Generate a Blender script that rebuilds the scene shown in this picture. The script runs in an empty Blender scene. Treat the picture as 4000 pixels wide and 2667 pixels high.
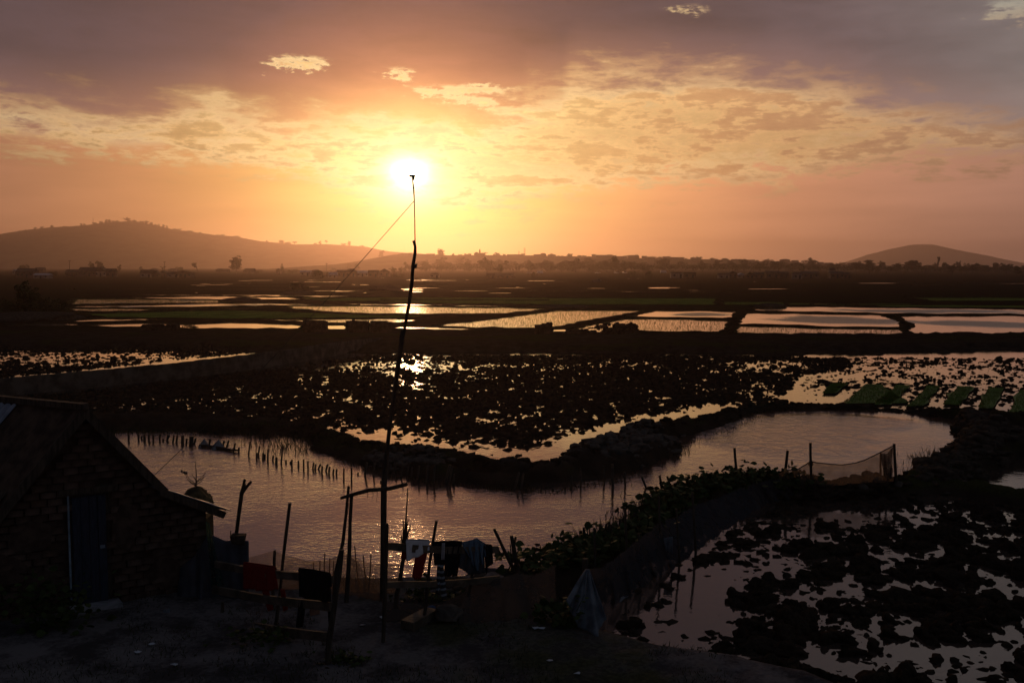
import bpy, math, random
import numpy as np

# ------------------------------------------------------------------ camera
sc = bpy.context.scene
CAM_Z = 5.3
FPX = 4000 * 35.0 / 36.0            # focal length in photograph pixels (4000 wide)
PITCH = math.atan((1333.5 - 1040.0) / FPX)
cam_d = bpy.data.cameras.new('camera'); cam_d.lens = 35.0; cam_d.sensor_width = 36.0
cam_d.clip_start = 0.1; cam_d.clip_end = 30000.0
cam = bpy.data.objects.new('camera', cam_d); sc.collection.objects.link(cam)
cam.location = (0, 0, CAM_Z); cam.rotation_euler = (math.pi/2 - PITCH, 0, 0)
sc.camera = cam
CP, SP = math.cos(PITCH), math.sin(PITCH)

def ray(u, v):
    a = (u - 2000.0) / FPX; b = -(v - 1333.5) / FPX
    return np.array([a, CP + b*SP, -SP + b*CP])
def P(u, v, z=0.0):                  # where a line of sight meets a level plane
    d = ray(u, v); t = (z - CAM_Z) / d[2]
    return np.array([d[0]*t, d[1]*t, z])
def PD(u, v, Y):                     # ... or a given distance
    d = ray(u, v); t = Y / d[1]
    return np.array([d[0]*t, Y, CAM_Z + d[2]*t])
def to_px(x, y, z):
    dz = z - CAM_Z
    f = y*CP - dz*SP; up = y*SP + dz*CP
    return 2000 + FPX*x/f, 1333.5 - FPX*up/f
def azel(u, v):
    d = ray(u, v); d = d / np.linalg.norm(d)
    return math.degrees(math.atan2(d[0], d[1])), math.degrees(math.asin(d[2]))

# ------------------------------------------------------------------ sky
SUN_AZ, SUN_EL = azel(1600, 668)
EXPOSURE = 0.0
def lin(c):
    return tuple(((x/255.0 + 0.055)/1.055)**2.4 if x > 10 else x/255.0/12.92 for x in c)

world = bpy.data.worlds.new('World'); sc.world = world; world.use_nodes = True
wt = world.node_tree; wt.nodes.clear()

class E:                              # small expression wrapper for value sockets
    tree = None
    def __init__(s, sock): s.s = sock
    @staticmethod
    def m(op, *a, clamp=False):
        n = E.tree.nodes.new('ShaderNodeMath'); n.operation = op; n.use_clamp = clamp
        for i, v in enumerate(a):
            if isinstance(v, E): E.tree.links.new(v.s, n.inputs[i])
            else: n.inputs[i].default_value = v
        return E(n.outputs[0])
    def __add__(s, o): return E.m('ADD', s, o)
    __radd__ = __add__
    def __sub__(s, o): return E.m('SUBTRACT', s, o)
    def __rsub__(s, o): return E.m('SUBTRACT', o, s)
    def __mul__(s, o): return E.m('MULTIPLY', s, o)
    __rmul__ = __mul__
    def __truediv__(s, o): return E.m('DIVIDE', s, o)
    def __neg__(s): return E.m('MULTIPLY', s, -1.0)
def smooth(e, a, b, lo=0.0, hi=1.0):
    n = E.tree.nodes.new('ShaderNodeMapRange'); n.interpolation_type = 'SMOOTHSTEP'
    E.tree.links.new(e.s, n.inputs['Value'])
    n.inputs['From Min'].default_value = a; n.inputs['From Max'].default_value = b
    n.inputs['To Min'].default_value = lo; n.inputs['To Max'].default_value = hi
    return E(n.outputs[0])
def vramp(e, stops, lo, hi):          # piecewise curve: stops (x, value) over x in [lo, hi]
    n = E.tree.nodes.new('ShaderNodeValToRGB'); cr = n.color_ramp; cr.interpolation = 'EASE'
    vals = [v for _, v in stops]; v0, v1 = min(vals), max(vals)
    while len(cr.elements) < len(stops): cr.elements.new(0.5)
    for el_, (x, v) in zip(cr.elements, sorted(stops)):
        el_.position = (x - lo)/(hi - lo); t = (v - v0)/max(v1 - v0, 1e-6); el_.color = (t, t, t, 1)
    E.tree.links.new(((e - lo) * (1.0/(hi - lo))).s, n.inputs[0])
    return E(n.outputs[0]) * (v1 - v0) + v0
def cramp(e, stops, hi, gain=None):   # colour ramp, sRGB 0..255 stops
    n = E.tree.nodes.new('ShaderNodeValToRGB'); cr = n.color_ramp; cr.interpolation = 'LINEAR'
    while len(cr.elements) < len(stops): cr.elements.new(0.5)
    for el_, (x, c) in zip(cr.elements, stops):
        el_.position = x/hi; el_.color = (*lin(c), 1)
    E.tree.links.new((e * (1.0/hi)).s, n.inputs[0])
    return n.outputs[0]
def noise(vec, scale, detail=6, rough=0.55, dist=0.0, w=None, two=False):
    n = E.tree.nodes.new('ShaderNodeTexNoise')
    if two: n.noise_dimensions = '2D'
    if w is not None: n.noise_dimensions = '4D'; n.inputs['W'].default_value = w
    E.tree.links.new(vec, n.inputs['Vector'])
    n.inputs['Scale'].default_value = scale; n.inputs['Detail'].default_value = detail
    n.inputs['Roughness'].default_value = rough; n.inputs['Distortion'].default_value = dist
    return E(n.outputs['Fac'])
def comb(x, y, z=0.0):
    n = E.tree.nodes.new('ShaderNodeCombineXYZ')
    for i, v in enumerate((x, y, z)):
        if isinstance(v, E): E.tree.links.new(v.s, n.inputs[i])
        else: n.inputs[i].default_value = v
    return n.outputs[0]
def cmix(f, a, b):                    # colour mix of sockets or tuples
    n = E.tree.nodes.new('ShaderNodeMix'); n.data_type = 'RGBA'; n.clamp_factor = True
    if isinstance(f, E): E.tree.links.new(f.s, n.inputs[0])
    else: n.inputs[0].default_value = f
    for i, c in ((6, a), (7, b)):
        if isinstance(c, tuple): n.inputs[i].default_value = (*c, 1)
        else: E.tree.links.new(c, n.inputs[i])
    return n.outputs[2]
def vscale(c, f):
    n = E.tree.nodes.new('ShaderNodeVectorMath'); n.operation = 'SCALE'
    if isinstance(c, tuple): n.inputs[0].default_value = c
    else: E.tree.links.new(c, n.inputs[0])
    if isinstance(f, E): E.tree.links.new(f.s, n.inputs['Scale'])
    else: n.inputs['Scale'].default_value = f
    return n.outputs[0]
def vop(op, a, b):
    n = E.tree.nodes.new('ShaderNodeVectorMath'); n.operation = op
    for i, c in enumerate((a, b)):
        if isinstance(c, tuple): n.inputs[i].default_value = c
        else: E.tree.links.new(c, n.inputs[i])
    return n.outputs[0]

def build_world():
    E.tree = wt; N = wt.nodes; L = wt.links
    tc = N.new('ShaderNodeTexCoord'); sep = N.new('ShaderNodeSeparateXYZ')
    L.new(tc.outputs['Generated'], sep.inputs[0])
    x, y, z = (E(sep.outputs[i]) for i in range(3))
    az = E.m('ARCTAN2', x, y) * 57.29578
    el = E.m('ARCSINE', z) * 57.29578
    ra, re = math.radians(SUN_AZ), math.radians(SUN_EL)
    sd = (math.sin(ra)*math.cos(re), math.cos(ra)*math.cos(re), math.sin(re))
    A = E.m('ARCCOSINE', E.m('MINIMUM', x*sd[0] + y*sd[1] + z*sd[2], 0.999999)) * 57.29578
    daz = az - SUN_AZ; de = el - SUN_EL
    Ae = E.m('SQRT', daz*daz*0.62 + de*de*1.1)
    zz = z + 0.085
    px, py = x/zz, y/zz
    pv = comb(px, py)
    nL = noise(pv, 0.55, 3, 0.5, two=True)
    nM = noise(pv, 1.5, 5, 0.58, two=True)
    warp = noise(comb(az*0.11, el*0.30), 1.0, 2, 0.5, two=True)
    qv = comb(az*0.13 + warp*0.8, el*0.52 + (az*0.02))
    nF = noise(qv, 1.9, 8, 0.62, two=True)
    nG = noise(comb(az*0.26 + 7.0, el*0.95 + 3.0), 2.3, 6, 0.64, two=True)
    nX = noise(comb(az*0.6 + 2.0, el*1.2 + 9.0), 2.6, 4, 0.62, two=True)
    # --- hazy low sky, by angle from the sun
    low = cramp(Ae, [(0, (255,255,225)), (1.5, (255,255,190)), (3.2, (255,240,140)), (5.5, (255,214,122)), (8, (252,184,112)),
                     (11.5, (230,158,108)), (16, (203,138,104)), (22, (180,126,102)), (30, (156,114,99)), (45, (112,88,84)),
                     (90, (60,54,60)), (180, (44,44,52))], 180.0)
    # --- bright mid band (sunlit thin cloud between the deck and the haze)
    mid = cramp(Ae, [(0, (255,255,225)), (3, (255,246,188)), (6, (255,230,166)), (10, (250,212,152)), (15, (238,196,142)),
                     (20, (216,176,132)), (27, (184,150,122)), (40, (140,116,106)), (90, (66,62,68)), (180, (46,46,54))], 180.0)
    # --- shaded underside of the cloud deck
    deck = cramp(Ae, [(0, (255,205,125)), (3.4, (246,178,112)), (4.6, (218,146,100)), (6, (172,114,90)), (8, (128,86,82)), (10.5, (86,68,80)), (14, (86,71,82)),
                      (20, (95,79,86)), (27, (102,92,95)), (38, (90,84,90)), (55, (68,66,74)), (80, (58,60,70)), (180, (54,60,76))], 180.0)
    rgt = smooth(az, -4.0, 26.0)
    deck = vop('MULTIPLY', deck, (1.0, 0.99, 1.02))
    deck = cmix(rgt*0.75, deck, vop('MULTIPLY', deck, (1.74, 1.86, 1.60)))
    def cl(pts):                       # a cloud edge given as points of the photograph
        out = []
        for u, v in pts:
            a, e = azel(u, v); out.append((a, e))
        return out
    # deck lower edge
    edge = [(-60, 8.2), (-40, 8.4)] + cl([(0,425),(450,455),(830,430),(930,470),(1400,500),(1850,500),(2010,455),(2080,395),(2200,370),(2240,300),(2500,290),
              (2800,305),(3050,325),(3250,360),(3500,425),(3750,470),(4000,505)]) + [(40, 7.0), (60, 7.4)]
    bnd = vramp(az, edge, -60.0, 60.0)
    azw = az + (nF - 0.5)*4.0 + (nG - 0.5)*2.5; elw = el + (nX - 0.5)*0.7 + (nG - 0.5)*0.8
    gap = None
    for (u, v, su, sv, k) in [(1175,245,95,26,3.4),(1560,285,60,24,2.4),(1610,300,40,20,1.6),(1760,358,130,26,3.0),(1890,335,60,14,2.0),(1900,400,70,16,2.2),
                              (2000,440,60,18,1.6),(1500,350,30,10,1.0),(2700,35,60,24,2.0),(3960,40,80,42,4.5),(100,455,200,14,.5)]:
        a0, e0 = azel(u, v); sa = su/FPX*57.3; se = sv/FPX*57.3
        qa = (azw - a0)*(1/sa); qe = (elw - e0)*(1/se)
        b = E.m('EXPONENT', (qa*qa + qe*qe) * -1.0) * k
        gap = b if gap is None else gap + b
    s = (el - bnd)*1.05 + (nM - 0.5)*3.4 + (nF - 0.5)*4.6 + (nG - 0.5)*2.6
    s = E.m('MINIMUM', s, 2.0)
    gs = gap*(0.45 + (nG - 0.5)*1.6 + (nX - 0.5)*1.0)*1.9
    s2 = s - gs
    mdeck = smooth(s2, -1.4, 1.5)
    rim = E.m('EXPONENT', (s2 + 0.45)*(s2 + 0.45)*-3.5)
    # deck shading: broad light and dark drifts, lighter towards the thin lower edge
    thin = smooth(el - bnd, 3.4, -0.4)
    dv = 0.80 + rgt*0.20 + (nL - 0.5)*0.8 + (nM - 0.5)*0.4 + (nF - 0.5)*0.45 + thin*0.40
    deckc = vscale(deck, dv)
    deckc = cmix(thin*0.35, deckc, vscale(low, 0.72))
    # --- mid band texture: small clouds with lit edges
    t = nF*0.55 + nG*0.45 + (nM - 0.5)*0.2
    patch = smooth(t, 0.40, 0.56)
    shade = smooth(nG*0.6 + nF*0.4 + (nL - 0.5)*0.4, 0.53, 0.64)
    edge_ = E.m('EXPONENT', (t - 0.50)*(t - 0.50)*-900.0)
    lightband = smooth(bnd - el, 2.8, 0.1)
    midc = vscale(vop('MULTIPLY', mid, (1.0, 0.90, 0.78)), 0.60 + patch*0.16 + lightband*0.14 + (nX - 0.5)*0.18 + (nG - 0.5)*0.45 + edge_*0.16)
    midc = vscale(midc, smooth(az, -18.0, -6.0, 0.74, 1.0))
    midc = cmix(shade*0.55, midc, cmix(0.45, vscale(low, 0.95), vscale(deck, 1.2)))
    midc = cmix((1.0 - patch)*0.40*smooth(az, -2.0, 12.0), midc, vscale(low, 1.0))
    # --- low bank with a lumpy, lit top
    lowedge = [(-60, 5.0), (-40, 6.4)] + cl([(0,520),(300,550),(800,600),(1150,640),(1330,690),(1500,760),(1700,790),(2050,745),(2300,715),(2700,692),(3100,685),(3200,640),
                (3500,600),(4000,590)]) + [(40, 6.4), (60, 5.5)]
    lb = vramp(az, lowedge, -60.0, 60.0)
    s3 = (lb - el)*0.8 + (nF - 0.5)*4.0 + (nG - 0.5)*3.0
    mlow = smooth(s3, -0.35, 0.9)
    rim3 = E.m('EXPONENT', (s3 + 0.15)*(s3 + 0.15)*-7.0)
    streak = noise(comb(az*0.045, el*0.42), 2.2, 3, 0.5, two=True)
    side = smooth(az, -13.0, 10.0, 0.80, 1.36)
    lowc = vscale(low, (0.86 + (streak - 0.5)*0.35 + (nF - 0.5)*0.10)*side)
    col = cmix(mlow, midc, lowc)
    lit = cmix(0.35, mid, (1.0, 0.84, 0.50))
    col = cmix(rim3*0.38*smooth(Ae, 26.0, 8.0), col, lit)
    col = cmix(rim*0.50*smooth(Ae, 30.0, 8.0), col, lit)
    # clear sky seen through the high openings
    sky = N.new('ShaderNodeTexSky'); sky.sky_type = 'NISHITA'; sky.sun_disc = False
    sky.sun_elevation = math.radians(SUN_EL); sky.sun_rotation = math.radians(SUN_AZ)
    sky.air_density = 1.6; sky.dust_density = 3.0; sky.altitude = 1200
    hi = smooth(el, 10.5, 14.0)
    blue = cmix(0.5, vscale(sky.outputs[0], 0.10), lin((150,165,170)))
    col = cmix(hi*smooth(az, 6.0, 20.0)*0.9, col, blue)
    col = cmix(mdeck, col, deckc)
    # silver lining round the openings
    rg = E.m('EXPONENT', (s2 - 0.2)*(s2 - 0.2)*-3.0)*E.m('MINIMUM', gap, 1.0)
    col = cmix(rg*0.75*smooth(az, 14.0, 4.0), col, lin((255,226,165)))
    # --- the veiled sun itself
    dn = E.m('SQRT', daz*daz*0.66 + E.m('MINIMUM', de, 0.0)*E.m('MINIMUM', de, 0.0)*0.55 + E.m('MAXIMUM', de, 0.0)*E.m('MAXIMUM', de, 0.0)*1.9)
    core = E.m('EXPONENT', dn*-2.9)*9.0 + E.m('EXPONENT', dn*dn*(-1.0/(1.3*1.3)))*0.55
    veil = 1.0 - mdeck*0.88
    col = vop('ADD', col, vscale((1.0, 0.90, 0.62), core*veil))
    col = vop('ADD', col, vscale((0.55, 0.62, 0.16), E.m('EXPONENT', dn*-0.42)*0.62*veil))
    glow = E.m('EXPONENT', Ae*-0.20)*0.16
    col = vop('ADD', col, vscale((1.0, 0.50, 0.14), glow*veil))
    # a share of the plain clear-air sky everywhere
    col = vop('ADD', vscale(col, 0.96), vscale(sky.outputs[0], 0.0035))
    # below the horizon: dim earth
    col = cmix(smooth(el, 0.2, -1.5), col, lin((70, 48, 40)))
    bg = N.new('ShaderNodeBackground'); bg.inputs['Strength'].default_value = SKY_GAIN
    L.new(col, bg.inputs['Color'])
    out = N.new('ShaderNodeOutputWorld'); L.new(bg.outputs[0], out.inputs['Surface'])
SKY_GAIN = 1.0
build_world()
try: world.cycles.sampling_method = 'MANUAL'; world.cycles.sample_map_resolution = 1024
except Exception: pass

sun_d = bpy.data.lights.new('sun', 'SUN'); sun_d.energy = 0.58; sun_d.angle = math.radians(1.6)
sun_d.color = (1.0, 0.50, 0.22)
sun = bpy.data.objects.new('sun', sun_d); sc.collection.objects.link(sun)
sun.rotation_euler = (math.pi/2 - math.radians(SUN_EL), 0, math.pi - math.radians(SUN_AZ))
sun.location = (-60, 500, 60)

vs = sc.view_settings
vs.view_transform = 'Standard'; vs.look = 'None'; vs.gamma = 1.0; vs.exposure = EXPOSURE; vs.use_curve_mapping = False
sc.render.engine = 'CYCLES'
cy = sc.cycles
cy.use_denoising = True; cy.max_bounces = 5; cy.diffuse_bounces = 2; cy.glossy_bounces = 3; cy.transparent_max_bounces = 10
cy.volume_bounces = 0; cy.caustics_reflective = False; cy.caustics_refractive = False; cy.sample_clamp_indirect = 4.0
cy.sample_clamp_direct = 12.0

# ------------------------------------------------------------------ helpers
rng = np.random.default_rng(7); random.seed(7)
MATS = {}
def mat(name, color, rough=0.8, spec=0.2, var=0.35, scale=6.0, bump=0.0, bscale=30.0, metallic=0.0, hue=None, coord='Object', stretch=(1,1,1)):
    if name in MATS: return MATS[name]
    m = bpy.data.materials.new(name); m.use_nodes = True; t = m.node_tree; N = t.nodes; L = t.links
    b = N['Principled BSDF']; E.tree = t
    tc = N.new('ShaderNodeTexCoord'); mp = N.new('ShaderNodeMapping'); mp.inputs['Scale'].default_value = stretch
    L.new(tc.outputs[coord], mp.inputs[0])
    n = noise(mp.outputs[0], scale, 7, 0.6, 0.2)
    c2 = tuple(min(1, c*(1+var)) for c in (hue or color)); c1 = tuple(c*(1-var) for c in color)
    L.new(cmix(smooth(n, 0.35, 0.65), c1, c2), b.inputs['Base Color'])
    b.inputs['Roughness'].default_value = rough; b.inputs['Specular IOR Level'].default_value = spec; b.inputs['Metallic'].default_value = metallic
    if bump:
        bn = N.new('ShaderNodeBump'); bn.inputs['Strength'].default_value = bump; bn.inputs['Distance'].default_value = 0.03
        n2 = noise(mp.outputs[0], bscale, 6, 0.6, 0.2); L.new(n2.s, bn.inputs['Height']); L.new(bn.outputs[0], b.inputs['Normal'])
    MATS[name] = m
    return m

def link(o, parent=None):
    sc.collection.objects.link(o)
    if parent is not None: o.parent = parent
    return o
def tag(o, label=None, cat=None, group=None, kind=None):
    if label: o['label'] = label
    if cat: o['category'] = cat
    if group: o['group'] = group
    if kind: o['kind'] = kind
    return o
def empty(name, loc=(0,0,0), rz=0.0):
    o = bpy.data.objects.new(name, None); o.empty_display_size = 0.2
    link(o); o.location = tuple(float(c) for c in loc); o.rotation_euler = (0, 0, rz)
    return o
def fast_mesh(name, V, F, smooth_=False):        # V (n,3), F (m,3) or (m,4)
    V = np.ascontiguousarray(V, np.float32); F = np.ascontiguousarray(F, np.int32)
    me = bpy.data.meshes.new(name); k = F.shape[1]
    me.vertices.add(len(V)); me.vertices.foreach_set('co', V.ravel())
    me.loops.add(F.size); me.loops.foreach_set('vertex_index', F.ravel())
    me.polygons.add(len(F)); me.polygons.foreach_set('loop_start', np.arange(0, F.size, k, dtype=np.int32))
    try: me.polygons.foreach_set('loop_total', np.full(len(F), k, np.int32))
    except Exception: pass
    me.update(calc_edges=True)
    if smooth_: me.polygons.foreach_set('use_smooth', np.ones(len(F), bool))
    return me
def obj(name, me, m=None, parent=None):
    o = bpy.data.objects.new(name, me); link(o, parent)
    if m is not None:
        if not me.materials: me.materials.append(m)
    return o

class MB:                                        # collects shapes, then makes ONE mesh object
    def __init__(s, origin=(0,0,0)): s.v = []; s.f = []; s.o = np.array(origin, float)
    def add(s, V, F):
        k = len(s.v); s.v.extend([tuple(float(c) for c in (np.array(p) - s.o)) for p in V]); s.f.extend([tuple(i + k for i in f) for f in F])
    def box(s, c, size, rz=0.0, axes=None, jit=0.0):
        c = np.array(c, float); hx, hy, hz = [q/2 for q in size]
        if axes is None:
            ca, sa = math.cos(rz), math.sin(rz); axes = (np.array([ca,sa,0]), np.array([-sa,ca,0]), np.array([0,0,1.]))
        V = []
        for dz in (-1,1):
            for dx, dy in ((-1,-1),(1,-1),(1,1),(-1,1)):
                V.append(c + axes[0]*dx*hx + axes[1]*dy*hy + axes[2]*dz*hz + (np.array([random.uniform(-jit,jit) for _ in range(3)]) if jit else 0))
        s.add(V, [(3,2,1,0),(4,5,6,7),(0,1,5,4),(1,2,6,5),(2,3,7,6),(3,0,4,7)])
    def beam(s, a, b, w, h, up=(0,0,1)):         # rectangular bar from a to b, w wide, h high
        a = np.array(a, float); b = np.array(b, float); d = b - a; l = np.linalg.norm(d); d /= l
        up = np.array(up, float); x = np.cross(d, up); x /= np.linalg.norm(x); z = np.cross(x, d)
        s.box((a+b)/2, (l, w, h), axes=(d, x, z), jit=min(w,h)*0.05)
    def tube(s, pts, rad, n=7, wob=0.06, cap=True):
        pts = [np.array(p, float) for p in pts]; k = len(pts); V = []; F = []
        if not hasattr(rad, '__len__'): rad = [rad]*k
        ref = np.array([0.31, 0.93, 0.12])
        for i, p in enumerate(pts):
            d = pts[min(i+1,k-1)] - pts[max(i-1,0)]; d /= (np.linalg.norm(d) + 1e-9)
            a = np.cross(d, ref); a /= (np.linalg.norm(a)+1e-9); b = np.cross(d, a)
            for j in range(n):
                t = 2*math.pi*j/n; r = rad[i]*(1 + random.uniform(-wob, wob))
                V.append(p + a*math.cos(t)*r + b*math.sin(t)*r)
        for i in range(k-1):
            for j in range(n):
                F.append((i*n+j, i*n+(j+1)%n, (i+1)*n+(j+1)%n, (i+1)*n+j))
        if cap: F.append(tuple(range(n))[::-1]); F.append(tuple((k-1)*n + j for j in range(n)))
        s.add(V, F)
    def grid(s, fn, nu, nv):                     # sheet fn(a,b) a,b in 0..1
        V = [fn(i/nu, j/nv) for j in range(nv+1) for i in range(nu+1)]
        F = [(j*(nu+1)+i, j*(nu+1)+i+1, (j+1)*(nu+1)+i+1, (j+1)*(nu+1)+i) for j in range(nv) for i in range(nu)]
        s.add(V, F)
    def prism(s, poly, depth):                   # poly: 3-D points; depth: vector
        poly = [np.array(p, float) for p in poly]; d = np.array(depth, float); n = len(poly)
        s.add(poly + [p + d for p in poly], [tuple(range(n))[::-1], tuple(range(n, 2*n))] + [(i, (i+1)%n, n+(i+1)%n, n+i) for i in range(n)])
    def build(s, name, m=None, parent=None, smooth_=False):
        me = bpy.data.meshes.new(name); me.from_pydata(s.v, [], s.f); me.update()
        if smooth_:
            for p in me.polygons: p.use_smooth = True
        return obj(name, me, m, parent)
def solidify(o, t):
    md = o.modifiers.new('thickness', 'SOLIDIFY'); md.thickness = t; md.offset = 0.0
    return o
ORD = ['first','second','third','fourth','fifth','sixth','seventh','eighth','ninth','tenth','eleventh','twelfth','thirteenth','fourteenth','fifteenth',
       'sixteenth','seventeenth','eighteenth','nineteenth','twentieth']
def ordinal(i):
    if i < 20: return ORD[i]
    t = {2:'twenty',3:'thirty',4:'forty',5:'fifty',6:'sixty',7:'seventy',8:'eighty',9:'ninety'}
    n = i + 1; d, r = divmod(n, 10)
    return (t[d][:-1] + 'ieth') if r == 0 else t[d] + '-' + ORD[r-1]
def copy_tree(o, parent=None):
    c = o.copy(); link(c); c.parent = parent
    for ch in list(o.children): copy_tree(ch, c)
    return c

# value noise on arrays
def _hash(ix, iy, seed):
    h = (ix.astype(np.int64)*374761393 + iy.astype(np.int64)*668265263 + seed*1442695041) & 0xffffffff
    h = ((h ^ (h >> 13))*1274126177) & 0xffffffff
    return ((h ^ (h >> 16)) & 0xffff)/65535.0
def vnoise(x, y, seed=0):
    ix = np.floor(x).astype(np.int64); iy = np.floor(y).astype(np.int64); fx = x - ix; fy = y - iy
    fx = fx*fx*(3-2*fx); fy = fy*fy*(3-2*fy)
    a = _hash(ix,iy,seed); b = _hash(ix+1,iy,seed); c = _hash(ix,iy+1,seed); d = _hash(ix+1,iy+1,seed)
    return (a*(1-fx)+b*fx)*(1-fy) + (c*(1-fx)+d*fx)*fy
def fbm(x, y, oct=4, seed=0):
    s = 0; a = 0.5; t = 0
    for i in range(oct): s = s + a*vnoise(x*2**i, y*2**i, seed+i*17); t += a; a *= 0.5
    return s/t
def sstep(e0, e1, x):
    t = np.clip((x - e0)/(e1 - e0), 0, 1); return t*t*(3-2*t)
def seg_dist(x, y, pts, closed=False):           # distance to a polyline, and its parameter
    best = np.full(x.shape, 1e9); par = np.zeros(x.shape); n = len(pts); m = n if closed else n-1
    for i in range(m):
        ax, ay = pts[i][0], pts[i][1]; bx, by = pts[(i+1)%n][0], pts[(i+1)%n][1]
        dx, dy = bx-ax, by-ay; l2 = dx*dx+dy*dy + 1e-9
        t = np.clip(((x-ax)*dx + (y-ay)*dy)/l2, 0, 1)
        d = np.hypot(x-ax-t*dx, y-ay-t*dy); k = d < best
        best = np.where(k, d, best); par = np.where(k, i+t, par)
    return best, par
def inside(x, y, pts):
    r = np.zeros(x.shape, bool); n = len(pts)
    for i in range(n):
        ax, ay = pts[i][0], pts[i][1]; bx, by = pts[(i+1)%n][0], pts[(i+1)%n][1]
        if ay == by: continue
        c = ((ay > y) != (by > y)) & (x < (bx-ax)*(y-ay)/(by-ay) + ax); r ^= c
    return r
def sdf(x, y, pts):
    d, _ = seg_dist(x, y, pts, True); return np.where(inside(x, y, pts), -d, d)

# ------------------------------------------------------------------ terrain
ZW = -0.70                                        # water level of pond and paddies
def PL(pts, z=ZW): return [P(u, v, z) for u, v in pts]
POND = PL([(380,1715),(470,1697),(640,1692),(800,1688),(960,1692),(1090,1690),(1112,1705),(1180,1712),(1225,1722),(1240,1745),(1205,1752),(1235,1775),
           (1320,1798),(1345,1812),(1420,1824),(1470,1850),(1560,1872),(1700,1888),(1900,1912),(2030,1922),(2170,1924),(2290,1900),(2380,1888),(2440,1862),(2560,1812),(2640,1785),
           (2668,1765),(2672,1738),(2730,1710),(2860,1672),(2960,1625),(3110,1605),(3300,1598),(3430,1606),(3600,1622),(3720,1638),(3785,1652),(3800,1668),
           (3760,1690),(3700,1740),(3650,1800),(3600,1850),(3540,1900),(3440,1905),(3300,1920),(3150,1930),(3000,1925),(2860,1915),(2700,1935),(2560,2000),(2400,2090),(2280,2150),
           (2120,2215),(2020,2250),(1960,2300),(1800,2345),(1560,2352),(1300,2360),(1060,2330),(900,2260),(700,2120),(420,1900),(350,1800)])
YARD = PL([(-2500,5200),(-2500,1960),(60,1990),(420,1960),(560,2010),(720,2140),(900,2268),(1060,2338),(1300,2368),(1560,2360),(1800,2352),(1960,2325),(2110,2400),(2200,2500),(2330,2570),(2600,2625),(2900,2680),(3200,2760),(3700,2960),(5200,5200)], ZW)
MUDF = [  # ploughed fields: outline, base amount of mud, wetter places (u, v, su, sv, k)
 ([(-700,1660),(-700,1625),(0,1556),(400,1520),(680,1488),(1007,1445),(1300,1404),(1490,1384),(2100,1388),(2800,1388),(3300,1398),(3330,1430),(3120,1470),(3060,1545),(3110,1585),(2900,1592),(2600,1662),(2428,1686),(2258,1770),(2150,1828),(1884,1803),(1578,1752),(1306,1708),(1180,1680),(1090,1672),(600,1648)],
  1.09, [(1300,1425,330,22,.50),(1640,1425,170,45,.34),(1600,1500,90,16,.35),(2000,1440,260,26,.22),(2350,1420,200,14,.28),(2880,1440,190,26,.42),(3080,1420,160,16,.5),(2950,1500,120,22,.38),(1400,1690,200,18,.62),(1250,1672,80,10,.6),
        (1600,1715,130,26,.55),(1850,1745,200,28,.52),(2100,1770,130,30,.50),(2300,1720,140,22,.72),(2480,1665,150,16,.85),(2650,1630,150,14,.7),(2850,1590,130,12,.6),(3020,1545,60,22,.55),(2150,1815,60,10,.8)]),
 ([(-400,1355),(300,1345),(980,1350),(1010,1372),(500,1425),(0,1474),(-400,1500)], 0.98, [(150,1400,260,30,.42),(700,1400,250,16,.30),(450,1385,150,10,.35)]),
 ([(3340,1396),(4500,1400),(4500,1640),(3850,1640),(3500,1600),(3160,1580),(3120,1500),(3180,1455)], 0.72, [(3250,1555,100,24,.8),(3300,1470,160,18,.25),(3700,1450,300,18,.28),(3600,1580,400,24,.30)]),
 ([(3950,1660),(4500,1660),(4500,1850),(4080,1800),(3960,1740)], 0.38, []),
 ([(3760,1845),(4000,1830),(4500,1850),(4500,1935),(4000,1925),(3830,1895)], 0.18, []),
 ([(2300,2600),(2450,2440),(2640,2260),(2860,2080),(3050,1970),(3300,1945),(3600,1950),(3850,1960),(4100,2000),(4800,2050),(6200,3300),(4000,3100),(3000,2680),(2600,2610)], 0.78,
  [(2750,2320,110,120,.40),(3300,2010,210,38,.35),(3150,2100,60,30,.4),(3000,2210,70,50,.4),(2600,2520,150,50,.4),(2850,2600,120,40,.4),(3350,2300,110,30,.5),(3500,2170,90,30,.5),(3300,2600,160,40,.7),(3640,2560,150,60,.6),
   (3150,2350,80,22,.4),(3640,2290,60,30,.5),(3940,2280,70,40,.6),(3900,2520,130,30,.4)]),
]
MUDW = []
for px, base, wet in MUDF:
    w = []
    for (u, v, su, sv, k) in wet:
        p = P(u, v, ZW); w.append((p[0], p[1], abs(P(u+su, v, ZW)[0]-p[0]), abs(P(u, v-sv, ZW)[1]-P(u, v+sv, ZW)[1])/2, k))
    MUDW.append(([tuple(p[:2]) for p in PL(px)], base, w))
WETL = [([(1140,1672),(1300,1690),(1500,1722),(1700,1752),(1950,1790),(2130,1815)], 0.75, 0.55), ([(2150,1818),(2260,1755),(2380,1700),(2500,1660),(2680,1628),(2850,1590)], 1.0, 1.3),
        ([(2700,2330),(2640,2450),(2560,2540)], 0.6, 0.45), ([(2880,2180),(2790,2280),(2700,2400)], 0.35, 0.4), ([(3130,2010),(3330,2020),(3560,2000)], 0.6, 0.35)]
WETW = [([tuple(P(u, v, ZW)[:2]) for u, v in l], hw, k) for l, hw, k in WETL]
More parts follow.
